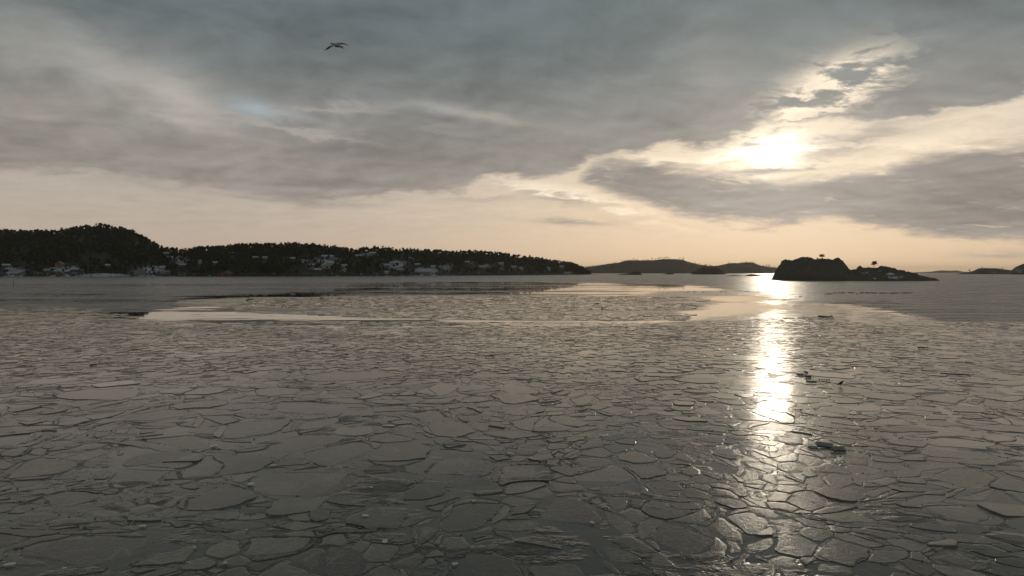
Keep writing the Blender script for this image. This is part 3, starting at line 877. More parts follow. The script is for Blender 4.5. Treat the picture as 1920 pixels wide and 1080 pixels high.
# ------------------------------------------------------------------ houses on the headland
def house_meshes(w, d, h, side, wall, roof):
    """local: front wall faces -Y. side=1: ridge runs along X (eaves to the sea), else gable to the sea"""
    pitch = 0.62
    a, b = (w, d) if side else (d, w)            # a along the ridge, b across
    rh = b / 2 * pitch
    V = [(-a/2, -b/2, -4), (a/2, -b/2, -4), (a/2, b/2, -4), (-a/2, b/2, -4), (-a/2, -b/2, h), (a/2, -b/2, h), (a/2, b/2, h), (-a/2, b/2, h), (-a/2, 0, h + rh), (a/2, 0, h + rh)]
    Fw = [(0, 1, 5, 4), (2, 3, 7, 6), (1, 2, 6, 9, 5), (3, 0, 4, 8, 7), (4, 5, 9, 8), (6, 7, 8, 9)]
    rot = (lambda p: p) if side else (lambda p: (-p[1], p[0], p[2]))
    wm = py_mesh('wall', [rot(p) for p in V], Fw, [M[wall]])
    o, t = 0.5, 0.34
    e, k = b / 2 + o, h - o * pitch
    RV, RF = [], []
    for s in (-1, 1):
        n = len(RV)
        for zz in (0.03, t):
            RV += [(-a/2 - o, s * e, k + zz), (a/2 + o, s * e, k + zz), (a/2 + o, 0.0, h + rh + zz), (-a/2 - o, 0.0, h + rh + zz)]
        RF += [tuple(n + i for i in q) for q in ((0, 1, 2, 3), (7, 6, 5, 4), (0, 4, 5, 1), (1, 5, 6, 2), (3, 7, 4, 0))]
    rm = py_mesh('roof', [rot(p) for p in RV], RF, [M[roof]])
    cx = a * 0.2
    V, Fc = join_vf([box_vf(cx - 0.4, cx + 0.4, -0.4, 0.4, h + rh - 0.6, h + rh + 1.1), box_vf(cx - 0.48, cx + 0.48, -0.48, 0.48, h + rh + 1.1, h + rh + 1.25)])
    cm = py_mesh('chimney', [rot(p) for p in V], Fc, [M['stone']])
    return wm, rm, cm, rh
def frame_vf(w, h, t, y0, y1):
    return join_vf([box_vf(-w/2, w/2, y0, y1, h/2 - t, h/2), box_vf(-w/2, w/2, y0, y1, -h/2, -h/2 + t), box_vf(-w/2, -w/2 + t, y0, y1, -h/2 + t, h/2 - t), box_vf(w/2 - t, w/2, y0, y1, -h/2 + t, h/2 - t)])
win_frame = py_mesh('window', *frame_vf(1.5, 1.5, 0.14, -0.09, 0.02), [M['trim']])
win_pane = py_mesh('pane', *box_vf(-0.61, 0.61, -0.04, 0.0, -0.61, 0.61), [M['glass']])
door_me = py_mesh('door', *box_vf(-0.5, 0.5, -0.07, 0.01, 0.0, 2.1), [M['brown']])
handle_me = py_mesh('handle', *box_vf(0.30, 0.42, -0.14, -0.07, 0.95, 1.05), [M['trim']])
WORD = {'white': 'white', 'ochre': 'ochre', 'red': 'red', 'brown': 'brown', 'grey': 'grey'}
order = sorted(range(len(HOUSES)), key=lambda i: HOUSES[i][0])
rank = {k: r + 1 for r, k in enumerate(order)}
for i, (px, py, w, d, h, side, wall, roof) in enumerate(HOUSES):
    w, d, h = w * 0.85, d * 0.85, h * 0.9
    p, t = head.hit(px, py)
    boat = wall == 'red' or py > 516
    name = 'boathouse' if boat else 'house'
    o = empty(name, (p[0], p[1], p[2] + 0.2), -math.atan2(p[0], p[1]) + R(random.uniform(-22, 22)))
    look = ('wide ' if w >= 18 else '') + WORD[wall]
    rf = 'snow-covered' if roof == 'snow' else 'bare dark'
    way = 'long side' if side else 'gable'
    tag(o, f'{look} {name} with {rf} roof, {way} to the sea, {ordinal(rank[i])} building from the left', 'house', 'houses scattered along the wooded headland')
    wm, rm, cm, rh = house_meshes(w, d, h, side, wall, roof)
    link('wall', wm, o)
    r_ = link('roof', rm, o)
    if not boat: link('chimney', cm, r_)
    front = -(d / 2) if side else -(d / 2)
    n = max(2, int(w / 3.6))
    for row in range(2 if h > 4.5 else 1):
        for k in range(n):
            x = (k + 0.5) / n * w - w / 2
            if row == 0 and k == n // 2: continue
            f = link('window', win_frame, o, (x, front - 0.01, 1.75 + row * 2.6))
            link('pane', win_pane, f)
    dr = link('door', door_me, o, (((n // 2) + 0.5) / n * w - w / 2, front - 0.01, 0.05))
    link('handle', handle_me, dr)

# a moored boat, jetty and shore boulders
def boat_at(px, py, L, label):
    p = ground(px, py)
    o = empty('motorboat', (p[0], p[1], 0.0), R(8))
    tag(o, label, 'boat')
    sec = []
    for f in np.linspace(0, 1, 8):
        wd = L * 0.17 * math.sin(min(1.0, (1.02 - f) * 2.2) * math.pi / 2) + 0.02
        sec.append(((L * (f - 0.5), 0, 0.42 + 0.25 * f * f), (0, wd, 0), (0, 0, 0.55 + 0.1 * f)))
    link('hull', py_mesh('hull', *loft(sec, 10), [M['trim']], smooth=True), o)
    c = link('cabin', py_mesh('cabin', *join_vf([box_vf(-L*0.16, L*0.14, -L*0.11, L*0.11, 0.9, 1.75), box_vf(-L*0.19, L*0.17, -L*0.12, L*0.12, 1.75, 1.83)]), [M['trim']]), o)
    link('windscreen', py_mesh('windscreen', *box_vf(-L*0.13, L*0.11, -L*0.112 - 0.01, -L*0.11, 1.25, 1.65), [M['glass']]), c)
boat_at(755, 517.2, 9.0, 'small white motorboat lying at the shore below the grey village houses')
def jetty(px, py, L, label):
    p = ground(px, py)
    o = empty('jetty', (p[0], p[1], 0.0), 0.0)
    tag(o, label, 'jetty')
    dk = link('deck', py_mesh('deck', *box_vf(-L/2, L/2, -1.0, 1.0, 0.75, 0.95), [M['wood']]), o)
    for k in range(6):
        link('post', py_mesh('post', *tube([(-L/2 + (k + .5) * L / 6, -0.8, -0.5), (-L/2 + (k + .5) * L / 6, -0.8, 1.3)], [0.14, 0.12], 6), [M['wood']]), o)
jetty(722, 517.3, 24.0, 'low timber jetty at the shore left of the white motorboat')
jetty(210, 518.4, 16.0, 'short timber jetty on the snowy shore below the tall hill')

def boulders():
    Vs, Ts, o = [], [], 0
    for k in range(420):
        u = rng.uniform(-200, 1105); t = rng.uniform(-0.004, 0.05)
        x, y = head.xy(u, t); z = max(float(head.z(u, t)), -0.1)
        v, tt = clump((x, y, z), rng.uniform(0.6, 2.4), 5000 + k, 0.55)
        Vs.append(v); Ts.append(tt + o); o += 6
    V = np.concatenate(Vs)
    me = tri_mesh('shore_boulders', V, np.concatenate(Ts), [M['rock']], attrs={'snow': np.repeat(rng.uniform(0.1, 0.75, 420), 6)})
    tag(link('shore_boulders', me), 'snow-dusted boulders strewn along the headland shore', 'boulders', kind='stuff')
boulders()

# ------------------------------------------------------------------ the broken ice
BIG = [  # large floes the photograph shows singly: x, y, radius in metres
    (690, 700, 3.6), (560, 765, 2.3), (190, 738, 2.4), (310, 782, 1.9), (640, 808, 1.5), (620, 850, 1.6), (1180, 864, 0.95), (1090, 932, 0.62), (1650, 958, 1.35), (410, 1040, 0.95), (220, 1052, 1.0), (300, 1030, 0.62),
    (120, 920, 1.0), (400, 912, 1.3), (60, 960, 0.8), (950, 655, 2.2), (1100, 755, 1.2), (1170, 772, 1.0), (1580, 705, 1.9), (1440, 742, 1.2), (1270, 705, 2.2), (420, 745, 1.6), (1000, 1055, 0.95), (1180, 1060, 0.55),
    (1290, 1060, 0.75), (850, 1030, 0.62), (1070, 1020, 0.62), (1600, 1030, 0.9), (1420, 1000, 0.6), (1800, 905, 1.3), (1850, 1060, 0.9), (1700, 1050, 0.7), (1820, 960, 0.9), (1760, 880, 1.1), (90, 870, 1.4), (260, 880, 1.2),
    (340, 960, 0.9), (150, 985, 0.6), (720, 935, 0.7), (700, 1045, 0.5), (590, 1000, 0.8), (1450, 875, 0.55), (1880, 800, 1.6), (1700, 800, 1.4), (30, 800, 1.5), (500, 690, 2.0), (330, 690, 2.2), (130, 690, 2.6), (870, 770, 1.2),
    (800, 700, 1.5), (1130, 690, 1.6), (1350, 800, 0.7), (1330, 770, 0.9), (1500, 790, 0.9), (1620, 760, 1.1), (1750, 745, 1.6), (1500, 835, 0.8), (1620, 855, 0.7)]

def pack():
    D1 = 96.0
    cell = 0.15
    W = 0.9 * D1
    nx, ny = int(2 * W / cell), int((D1 - 11) / cell)
    dist = np.full((ny, nx), 9.0, np.float32)
    gy, gx = np.mgrid[0:ny, 0:nx]
    cx = -W + (gx + 0.5) * cell; cy = 11 + (gy + 0.5) * cell
    inside = np.abs(cx) < 0.86 * cy + 1.0
    dist[~inside] = -1
    sites = []
    def put(x, y, r):
        sites.append((x, y, r))
        k = int((r + 1.7) / cell) + 1
        i, j = int((x + W) / cell), int((y - 11) / cell)
        a, b, c, d = max(j - k, 0), min(j + k + 1, ny), max(i - k, 0), min(i + k + 1, nx)
        sub = dist[a:b, c:d]
        np.minimum(sub, np.hypot(cx[a:b, c:d] - x, cy[a:b, c:d] - y).astype(np.float32) - r, out=sub)
    for px, py, r in BIG:
        p = ground(px, py)
        put(p[0], p[1], r * 0.82)
    crush = fbm(cx / 9.0, cy / 9.0, 77, 3)          # 0: big plates survive, 1: crushed small
    for r, n, ov in ((1.4, 1500, 0.55), (0.92, 4500, 0.58), (0.64, 12000, 0.62), (0.43, 32000, 0.68), (0.30, 60000, 0.75), (0.19, 90000, 0.8)):
        # candidates spread evenly over the wedge
        y = np.sqrt(rng.uniform(11.5 ** 2, 95.0 ** 2, n)); x = rng.uniform(-0.86, 0.86, n) * y
        if r < 0.4:
            keep = y < (48 if r < 0.25 else 70); x, y = x[keep], y[keep]
        rr = r * rng.uniform(0.85, 1.2, len(x))
        ii = ((x + W) / cell).astype(int).clip(0, nx - 1); jj = ((y - 11) / cell).astype(int).clip(0, ny - 1)
        cr = crush[jj, ii]
        for q in range(len(x)):
            if r > 0.9 and (cr[q] > 0.49): continue
            if 0.6 < r < 0.9 and cr[q] > 0.56: continue
            if dist[jj[q], ii[q]] > rr[q] * ov:
                put(x[q], y[q], rr[q])
    return np.array(sites)

def clip(poly, nx, ny, c):
    out = []
    px, py = poly[-1]
    pd = px * nx + py * ny - c
    for (qx, qy) in poly:
        qd = qx * nx + qy * ny - c
        if (pd <= 0) != (qd <= 0):
            f = pd / (pd - qd)
            out.append((px + (qx - px) * f, py + (qy - py) * f))
        if qd <= 0: out.append((qx, qy))
        px, py, pd = qx, qy, qd
    return out

def cells(S):
    from collections import defaultdict
    B = defaultdict(list); bs = 2.0
    for i, (x, y, r) in enumerate(S): B[(int(x // bs), int(y // bs))].append(i)
    big = [i for i in range(len(S)) if S[i][2] > 1.9]
    loose = fbm(S[:, 0] / 6.0, S[:, 1] / 6.0, 31, 3)
    SL = S.tolist()
    out = []
    for i, (x, y, r) in enumerate(SL):
        R0 = r * 2.3 + 0.15
        n0 = 14
        poly = [(R0 * (0.92 + 0.16 * random.random()) * math.cos(2 * math.pi * k / n0), R0 * (0.92 + 0.16 * random.random()) * math.sin(2 * math.pi * k / n0)) for k in range(n0)]
        gap = (0.006 + 0.06 * max(0.0, loose[i] - 0.42) * 2) * (0.6 + 0.8 * random.random()) + max(0.0, y - 30) * 0.0012 * (0.3 + 1.4 * random.random())
        reach = int((R0 + 3.0) // bs) + 1
        bi, bj = int(x // bs), int(y // bs)
        cand = {j for a in range(bi - reach, bi + reach + 1) for b in range(bj - reach, bj + reach + 1) for j in B.get((a, b), ())}
        cand.update(big)
        near = []
        for j in cand:
            if j == i: continue
            dx, dy = SL[j][0] - x, SL[j][1] - y
            d2 = dx * dx + dy * dy
            d = math.sqrt(d2)
            c = (d2 + r * r - SL[j][2] ** 2) / (2 * d)
            if c < R0 * 1.1: near.append((c, dx / d, dy / d))
        near.sort()
        for c, ux, uy in near:
            poly = clip(poly, ux, uy, max(c - gap, 0.02))
            if len(poly) < 3: break
        if len(poly) >= 3:
            a = 0.5 * sum(poly[k - 1][0] * poly[k][1] - poly[k][0] * poly[k - 1][1] for k in range(len(poly)))
            if i < len(BIG) or (r > 0.55 and random.random() < 0.7):       # corners broken off a big plate
                t0 = random.random() * 6.28
                for k in range(random.choice((3, 4, 5))):
                    t = t0 + k * 1.5 + random.uniform(-0.3, 0.3)
                    c = r * random.uniform(0.62, 0.98)
                    q = clip(poly, -math.cos(t), -math.sin(t), -c - 0.006)
                    if len(q) >= 3:
                        b = area(q)
                        if b > 0.012: shard(out, x, y, math.sqrt(b / 3.0), q, b, 2)
                    poly = clip(poly, math.cos(t), math.sin(t), c - 0.006)
                a = area(poly)
            if a > 0.012: shard(out, x, y, r, poly, a, 0 if i < len(BIG) else 3)
    return out

def area(p):
    return 0.5 * sum(p[k - 1][0] * p[k][1] - p[k][0] * p[k - 1][1] for k in range(len(p)))

def shard(out, x, y, r, poly, a, depth):
    """break a plate along straight fractures, some of them opened a little"""
    if depth and a > 0.16 and random.random() < (0.48 if a > 0.8 else 0.28):
        cx, cy = np.mean(poly, 0)
        t = random.random() * math.pi
        ux, uy = math.cos(t), math.sin(t)
        c = cx * ux + cy * uy + random.uniform(-0.4, 0.4) * math.sqrt(a / math.pi)
        g_ = random.choice((0.003, 0.006, 0.012, 0.03)) + max(0.0, y - 30) * 0.0004
        for sgn in (1, -1):
            q = clip(poly, sgn * ux, sgn * uy, sgn * c - g_)
            if len(q) >= 3:
                b = area(q)
                if b > 0.012: shard(out, x, y, math.sqrt(b / 3.0), q, b, depth - 1)
        return
    cx, cy = np.mean(poly, 0)
    out.append((x + cx, y + cy, r, [(p[0] - cx, p[1] - cy) for p in poly], a))

def outline(x, y, r, poly, step):
    P = np.array(poly)
    Q = np.roll(P, -1, 0)
    k = random.uniform(0.08, 0.20)
    P = np.stack([P + (Q - P) * k, Q - (Q - P) * k], 1).reshape(-1, 2)     # round the corners once
    Q = np.roll(P, -1, 0)
    L = np.hypot(*(Q - P).T)
    out = []
    for a, b, l in zip(P, Q, L):
        if l < step * 0.3: 
            if random.random() < 0.5: out.append(a)
            continue
        n = max(1, int(round(l / step)))
        for q in range(n): out.append(a + (b - a) * q / n)
    if len(out) < 4: out = list(P)
    O = np.array(out)
    wx, wy = O[:, 0] + x, O[:, 1] + y
    dx, dy = 0, 0
    for sz, am, sd in ((5.5, 1.15, 1), (1.7, 0.34, 5), (0.55, 0.07, 9)):
        dx = dx + (vnoise(wx / sz, wy / sz, sd) - 0.5) * 2 * am; dy = dy + (vnoise(wx / sz, wy / sz, sd + 2) - 0.5) * 2 * am
    O = O + np.stack([dx, dy], -1)
    c = O.mean(0); O = O - c; x, y = x + c[0], y + c[1]
    rad = np.hypot(O[:, 0], O[:, 1])[:, None] + 1e-6
    wx, wy = O[:, 0] + x, O[:, 1] + y
    d = (vnoise(wx * 3.1, wy * 3.1, 3) - 0.62) * 0.16 * min(r, 0.8) + (vnoise(wx * 8.3, wy * 8.3, 4) - 0.6) * 0.07 * min(r, 0.7)
    return x, y, O * (1 + d[:, None] / rad)

def build_floes():
    S = pack()
    cs = cells(S)
    data = []
    for (x, y, r, poly, a) in cs:
        step = max(0.07, 0.0050 * y * (1.0 if y < 30 else 1.6))
        pool = float(fbm(np.array([x / (2.4 + y * 0.05)]), np.array([y / (2.4 + y * 0.05)]), 66, 3)[0])
        if r < 0.85 and random.random() < (0.05 if pool < 0.58 else 0.7): continue      # a refrozen pool instead
        x, y, O = outline(x, y, r, poly, step)
        data.append((x, y, r, O, a))
    # size in the picture
    show = []
    for k, (x, y, r, O, a) in enumerate(data):
        px, py = project(np.array([x, y, 0.03]))
        vis = -20 < px < 1940 and py < 1095
        show.append((a * 1280 ** 2 * H / y ** 3 if vis else 0.0, k, px, py))
    top = sorted(show, reverse=True)[:300]
    single = {k: (px, py, ar) for ar, k, px, py in top}
    def shape(x, y, r, O, near):
        q = random.random()
        h = random.uniform(0.005, 0.022) + 0.008 * min(r, 1.5) * random.random()
        if random.random() < 0.38: h = random.uniform(0.001, 0.006)
        raft = q > 0.975 and 0.15 < r < 0.8
        if raft: h += random.uniform(0.015, 0.035); O = O * random.uniform(1.05, 1.25)
        tl = math.radians(random.gauss(0, 0.22 + 0.28 / (0.3 + r)) * (2.2 if raft else 1.0))
        td = random.random() * 6.28
        tx, ty = math.tan(tl) * math.cos(td), math.tan(tl) * math.sin(td)
        n = len(O)
        bev = min(0.012 + 0.022 * random.random(), 0.2 * r)
        rad = np.hypot(O[:, 0], O[:, 1])[:, None] + 1e-6
        wx, wy = O[:, 0] + x, O[:, 1] + y
        drop = np.clip(vnoise(wx * 1.9, wy * 1.9, 12) - 0.40, 0, 1) * 0.032 + np.clip(vnoise(wx * 6.5, wy * 6.5, 13) - 0.5, 0, 1) * 0.02
        drop = np.minimum(drop, h + 0.012) * (0.15 if raft else 1.0) + bev * 0.3
        ins = min(0.05 + 0.16 * random.random(), 0.35 * r) if random.random() < 0.45 else 0.012
        if ins < 0.02: drop = drop * 0.5
        rings = [(O * (1 + 0.01 / rad), np.full(n, -0.06)), (O, h - drop), (O * (1 - bev * 0.8 / rad), h - drop * 0.72), (O * (1 - (bev + ins) / rad), np.full(n, h))]
        if not near: rings.pop(2)
        V = []
        for P, z in rings:
            zz = z + (P[:, 0] * tx + P[:, 1] * ty if z[0] > -0.055 else 0)
            V.append(np.column_stack([P, zz]))
        V = np.concatenate(V)
        Fc = []
        for a in range(len(rings) - 1):
            for k in range(n):
                Fc.append((a * n + k, a * n + (k + 1) % n, (a + 1) * n + (k + 1) % n, (a + 1) * n + k))
        Fc.append(tuple(range((len(rings) - 1) * n, len(rings) * n)))
        return V, Fc, [1.0] * (n * (len(rings) - 1)) + [0.0] * n
    cellsd = {}
    AV, AF, AR, AW, AE, off = [], [], [], [], [], 0
    wetf = lambda x, y: float(fbm(np.array([x / 7.0]), np.array([y / 7.0]), 55, 3)[0])
    for k, (x, y, r, O, a) in enumerate(data):
        V, Fc, ed = shape(x, y, r, O, y < 45)
        fr = random.random()
        fw = max(0.0, min(1.0, (wetf(x, y) - 0.5) * 4 + random.uniform(-0.3, 0.5)))
        if k in single:
            px, py, ar = single[k]
            me = py_mesh('ice_floe', V, Fc, [M['floe']], attrs={'floe_random': [fr] * len(V), 'floe_wet': [fw] * len(V), 'floe_edge': ed})
            o = link('ice_floe', me, None, (x, y, 0))
            cellsd.setdefault((min(max(int(px // 320), 0), 5), 0 if py > 1000 else 1 if py > 900 else 2 if py > 800 else 3 if py > 720 else 4), []).append((ar, o, O))
        else:
            AV.append(V + (x, y, 0)); AF += [tuple(i + off for i in q) for q in Fc]
            AR += [fr] * len(V); AW += [fw] * len(V); AE += ed; off += len(V)
    me = py_mesh('broken_ice', np.concatenate(AV), AF, [M['floe']], attrs={'floe_random': AR, 'floe_wet': AW, 'floe_edge': AE})
    tag(link('broken_ice', me), 'countless smaller grey ice pieces packed between the larger floes', 'broken ice', kind='stuff')
    COLS = ['at left edge', 'left below the gull', 'left of middle', 'right of middle', 'in sun glitter', 'right of glitter']
    ROWS = ['along the bottom edge', 'above the bottom row', 'in middle near ice', 'in upper near ice', 'near the bright strip']
    for (c, r), lst in cellsd.items():
        lst.sort(key=lambda q: -q[0])
        for i, (ar, o, O) in enumerate(lst):
            w = np.ptp(O[:, 0]); d = np.ptp(O[:, 1])
            sh = 'wide' if w > 1.35 * d else 'long' if d > 1.35 * w else 'roundish'
            big = 'largest' if i == 0 else ordinal(i + 1) + ' largest'
            tag(o, f'{sh} grey ice floe, {big} {ROWS[r]}, {COLS[c]}', 'ice floe', 'large floes of the broken ice')
    return data

floes = build_floes()

def crushed():
    """small flat fragments of the far rubble fields and of the far edge of the floe field"""
    P1 = [(470, 560), (760, 555), (1000, 555), (1290, 556), (1330, 562), (1300, 580), (1290, 600), (1150, 601), (900, 599), (700, 596), (560, 589), (440, 586)]
    P2 = [(-200, 606), (330, 606), (480, 614), (700, 613), (1280, 610), (1420, 598), (1540, 592), (1620, 606), (1700, 630), (1700, 690), (1200, 700), (-200, 700)]
    P3 = [(-200, 575), (160, 578), (280, 600), (330, 606), (-200, 606)]
    V, Fc, o, A, B = [], [], 0, [], []
    for poly, n, lo, hi, up in ((P1, 7000, 0.5, 1.6, 1.0), (P2, 5200, 0.25, 0.9, 0.6), (P3, 500, 0.6, 2.0, 0.4)):
        poly = [tuple(ground(*q)[:2]) for q in poly]
        x0, x1 = min(q[0] for q in poly), max(q[0] for q in poly); y0, y1 = min(q[1] for q in poly), max(q[1] for q in poly)
        X = rng.uniform(x0, x1, n * 4); Y = rng.uniform(y0, y1, n * 4)
        ok = in_poly(X, Y, poly) & (fbm(X / 14, Y / 10, 88, 3) > 0.36 + 0.3 * rng.random(n * 4) - 0.12)
        for x, y in zip(X[ok][:n], Y[ok][:n]):
            r = lo + (hi - lo) * random.random() ** 2
            k = random.choice((5, 6, 7))
            a = np.sort(rng.random(k)) * 6.28
            rr = r * rng.uniform(0.7, 1.1, k)
            tx, ty = rng.normal(0, 0.016 * up, 2)
            h = random.uniform(0.01, 0.04)
            c = np.column_stack([rr * np.cos(a), rr * np.sin(a)])
            z = h + c[:, 0] * tx + c[:, 1] * ty
            V += [(x + p[0], y + p[1], q) for p, q in zip(c, z)] + [(x + p[0] * 1.02, y + p[1] * 1.02, -0.05) for p in c]
            Fc.append(tuple(range(o, o + k)))
            Fc += [(o + k + i, o + k + (i + 1) % k, o + (i + 1) % k, o + i) for i in range(k)]
            A += [random.random()] * (2 * k); B += [random.random() * 0.8] * (2 * k)
            o += 2 * k
    me = py_mesh('crushed_ice', V, Fc, [M['floe']], attrs={'floe_random': A, 'floe_wet': B, 'floe_edge': [0.0] * len(V)})
    tag(link('crushed_ice', me), 'fields of finely crushed ice around the bright smooth strip', 'crushed ice', kind='stuff')
crushed()

# crumbs of brash ice in the cracks
def brash():
    Vs, Ts, Rr, o = [], [], [], 0
    k = 0
    near = [f for f in floes if f[1] < 50]
    for (x, y, r, O, a) in near:
        n = len(O)
        for q in range(max(1, int(n * 0.5))):
            if random.random() > 0.30: continue
            p = O[random.randrange(n)] * random.uniform(0.97, 1.06)
            s = random.uniform(0.006, 0.022) * (1 + (random.random() > 0.95) * 1.2) * (0.8 + y / 70)
            v, t = clump((p[0] + x, p[1] + y, 0.008 + random.random() * 0.015), s, k, 0.55)
            Vs.append(v); Ts.append(t + o); o += 6; k += 1
            Rr += [random.uniform(0.4, 1.0)] * 6
    V = np.concatenate(Vs)
    me = tri_mesh('brash_ice', V, np.concatenate(Ts), [M['floe']], attrs={'floe_random': Rr, 'floe_wet': [0.3] * len(V)})
    tag(link('brash_ice', me), 'fine brash ice crumbs lying in the cracks between floes', 'brash ice', kind='stuff')
brash()

# single pale lumps and upended blocks
M['pale'] = plain('pale_bubbly_ice', (0.62, 0.61, 0.57), 0.35, 0.25, 20.0, 0.01)
M['block'] = plain('dark_wet_ice', (0.11, 0.114, 0.104), 0.25, 0.3, 9.0, 0.01)
def lump(px, py, w, h, label, seed, mat='pale'):
    p = ground(px, py)
    q = np.random.default_rng(seed)
    bm = bmesh.new()
    bmesh.ops.create_icosphere(bm, subdivisions=2, radius=1.0)
    for v in bm.verts:
        k = 0.72 + 0.5 * q.random()
        v.co = Vector((v.co.x * w / 2 * k, v.co.y * w / 2 * 0.7 * k, max(v.co.z, -0.4) * h * k))
    me = bpy.data.meshes.new('ice_lump'); bm.to_mesh(me); bm.free()
    me.materials.append(M[mat])
    o = link('ice_lump', me, None, (p[0], p[1], 0.05)); o.rotation_euler = (0, 0, q.random() * 6)
    tag(o, label, 'ice lump', 'loose ice lumps on the floes')
LUMPS = [(685, 970, .30, .06, 'pale crumbly ice lump left of the middle near the bottom'), (696, 916, .20, .05, 'small pale ice lump above the crumbly one'), (121, 1069, .14, .05, 'round pale ice lump at the bottom left corner'),
         (422, 1059, .14, .05, 'round pale ice lump on the big slab at the bottom'), (364, 1030, .12, .04, 'pale ice chip at the left tip of the big bottom slab'), (462, 997, .12, .05, 'pale ice pebble above the big bottom slab'),
         (268, 989, .26, .04, 'ragged pale ice flake in the lower left'), (470, 910, .42, .05, 'long pale ice flake left of the middle'), (512, 875, .32, .05, 'thin pale ice flake below the smooth plate'),
         (400, 838, .5, .08, 'bright ice lump in the crushed patch on the left'), (888, 942, .16, .04, 'pale ice lens right of the crumbly lump'), (1110, 983, .22, .05, 'greenish pale ice lump right of the middle'),
         (955, 852, .3, .05, 'pale ice chip in the middle of the near ice'), (1345, 1060, .12, .04, 'pale ice chip on a smooth dark pool near the glitter'), (225, 930, .16, .04, 'pale ice chip between floes in the lower left'),
         (852, 1061, .2, .05, 'pale ice lump at the bottom edge left of the middle'), (722, 1018, .26, .04, 'pale ice flake on a floe near the bottom'), (18, 1062, .3, .06, 'flat ice pancake at the left bottom corner')]
for i, (px, py, w, h, lab) in enumerate(LUMPS): lump(px, py, w * 0.8, h * 0.5, lab, 900 + i)

def block(px, py, w, d, h, rz, tilt, label, seed, mat='block'):
    p = ground(px, py)
    q = np.random.default_rng(seed)
    bm = bmesh.new()
    bmesh.ops.create_cube(bm, size=1.0)
    bmesh.ops.subdivide_edges(bm, edges=bm.edges[:], cuts=2, use_grid_fill=True)
    for v in bm.verts:
        k = q.normal(0, 0.045, 3)
        v.co = Vector(((v.co.x + k[0]) * w, (v.co.y + k[1]) * d, (v.co.z + k[2] * 0.7) * h))
    bmesh.ops.bevel(bm, geom=[e for e in bm.edges if e.calc_face_angle(0) > 0.7], offset=min(h, d) * 0.08, segments=2, affect='EDGES')
    me = bpy.data.meshes.new('ice_block'); bm.to_mesh(me); bm.free()
    me.materials.append(M[mat])
    o = link('ice_block', me, None, (p[0], p[1], 0.05 + h * 0.35)); o.rotation_euler = (R(tilt), R(q.normal(0, 3)), R(rz))
    tag(o, label, 'ice block', 'upended ice blocks')
BLOCKS = [(1514.5, 708, .38, .24, .14, 4, 6, 'front dark upended ice block beside the sun glitter'), (1500, 703.5, .38, .24, .10, -6, 4, 'rear left dark upended ice block beside the sun glitter'),
          (1511, 700, .22, .2, .10, 10, 8, 'smallest dark ice block behind the front one beside the glitter'), (1521, 716.5, .56, .3, .07, -8, 5, 'thin dark ice slab in front of the upended blocks'),
          (1546, 838, .62, .34, .075, -14, 12, 'long tilted ice slab with dark edge right of the glitter'), (1572, 846, .46, .30, .09, -4, 12, 'thick tilted ice slab with green edge right of the glitter'), (1524, 842, .34, .2, .04, -25, 10, 'thin tilted ice slab left of the two thick ones')]
for i, (px, py, w, d, h, rz, tl, lab) in enumerate(BLOCKS): block(px, py, w, d, h, rz, tl, lab, 700 + i)
for i in range(5):
    lump(1536.5 + i * 4.6, 713.5 - i * 0.3, 0.09, 0.05, f'{ordinal(i + 1)} from the left in the row of five tiny dark ice lumps', 950 + i, 'block')

# ------------------------------------------------------------------ driftwood, branch, marker pole
def driftwood(px, py, L, rad, rz, label, seed, fork=True):
    p = ground(px, py)
    q = np.random.default_rng(seed)
    pts = [(L * (f - 0.5), q.normal(0, 0.02) * L, rad * 0.8 + q.random() * rad * 0.4) for f in np.linspace(0, 1, 7)]
    parts = [tube(pts, [rad * (1 - 0.5 * f) * (0.85 + 0.3 * q.random()) for f in np.linspace(0, 1, 7)], 7)]
    if fork: parts.append(tube([pts[5], np.array(pts[5]) + (0.10 * L, 0.03 * L, 0.12 * L)], [rad * 0.45, rad * 0.2], 5))
    o = link('driftwood_log', py_mesh('driftwood_log', *join_vf(parts), [M['wood']], smooth=True), None, (p[0], p[1], 0.03)); o.rotation_euler = (0, 0, R(rz))
    tag(o, label, 'driftwood')
driftwood(1548, 595.5, 2.3, 0.14, 4, 'long dark driftwood log on the ice below the rock islet', 1)
driftwood(175, 686.5, 0.45, 0.06, 10, 'short dark driftwood stump on the ice near the left edge', 2, False)
driftwood(1731, 653.5, 0.9, 0.06, -6, 'thin dark stick on the smooth grey ice at the right', 3)

def branch():
    p = ground(470, 564)
    q = np.random.default_rng(8)
    parts = []
    def grow(a, d, L, rad, lv):
        b = a + d * L
        parts.append(tube([a, (a + b) / 2 + q.normal(0, 0.04, 3) * L, b], [rad, rad * 0.8, rad * 0.5], 5))
        if lv:
            for _ in range(3):
                e = d + q.normal(0, 0.55, 3); e[2] = abs(e[2]) * 0.7; e /= np.linalg.norm(e)
                grow(a + (b - a) * q.uniform(0.4, 1.0), e, L * q.uniform(0.45, 0.75), rad * 0.6, lv - 1)
    grow(np.array((-1.2, 0, 0.05)), np.array((0.95, 0.1, 0.22)), 1.3, 0.10, 3)
    grow(np.array((-1.0, 0.1, 0.05)), np.array((0.5, 0.1, 0.35)), 0.8, 0.07, 2)
    o = link('stranded_branch', py_mesh('stranded_branch', *join_vf(parts), [M['wood']]), None, (p[0], p[1], 0.0))
    tag(o, 'dark twiggy branch stranded on the ice left of the middle', 'branch')
branch()
p = ground(25.5, 536)
o = empty('marker_pole', (p[0], p[1], 0)); tag(o, 'thin dark marker pole standing in the water at the left edge', 'pole')
link('pole', py_mesh('pole', *tube([(0, 0, -0.6), (0.02, 0, 1.2), (0.05, 0, 2.5)], [0.13, 0.12, 0.10], 7), [M['wood']]), o)
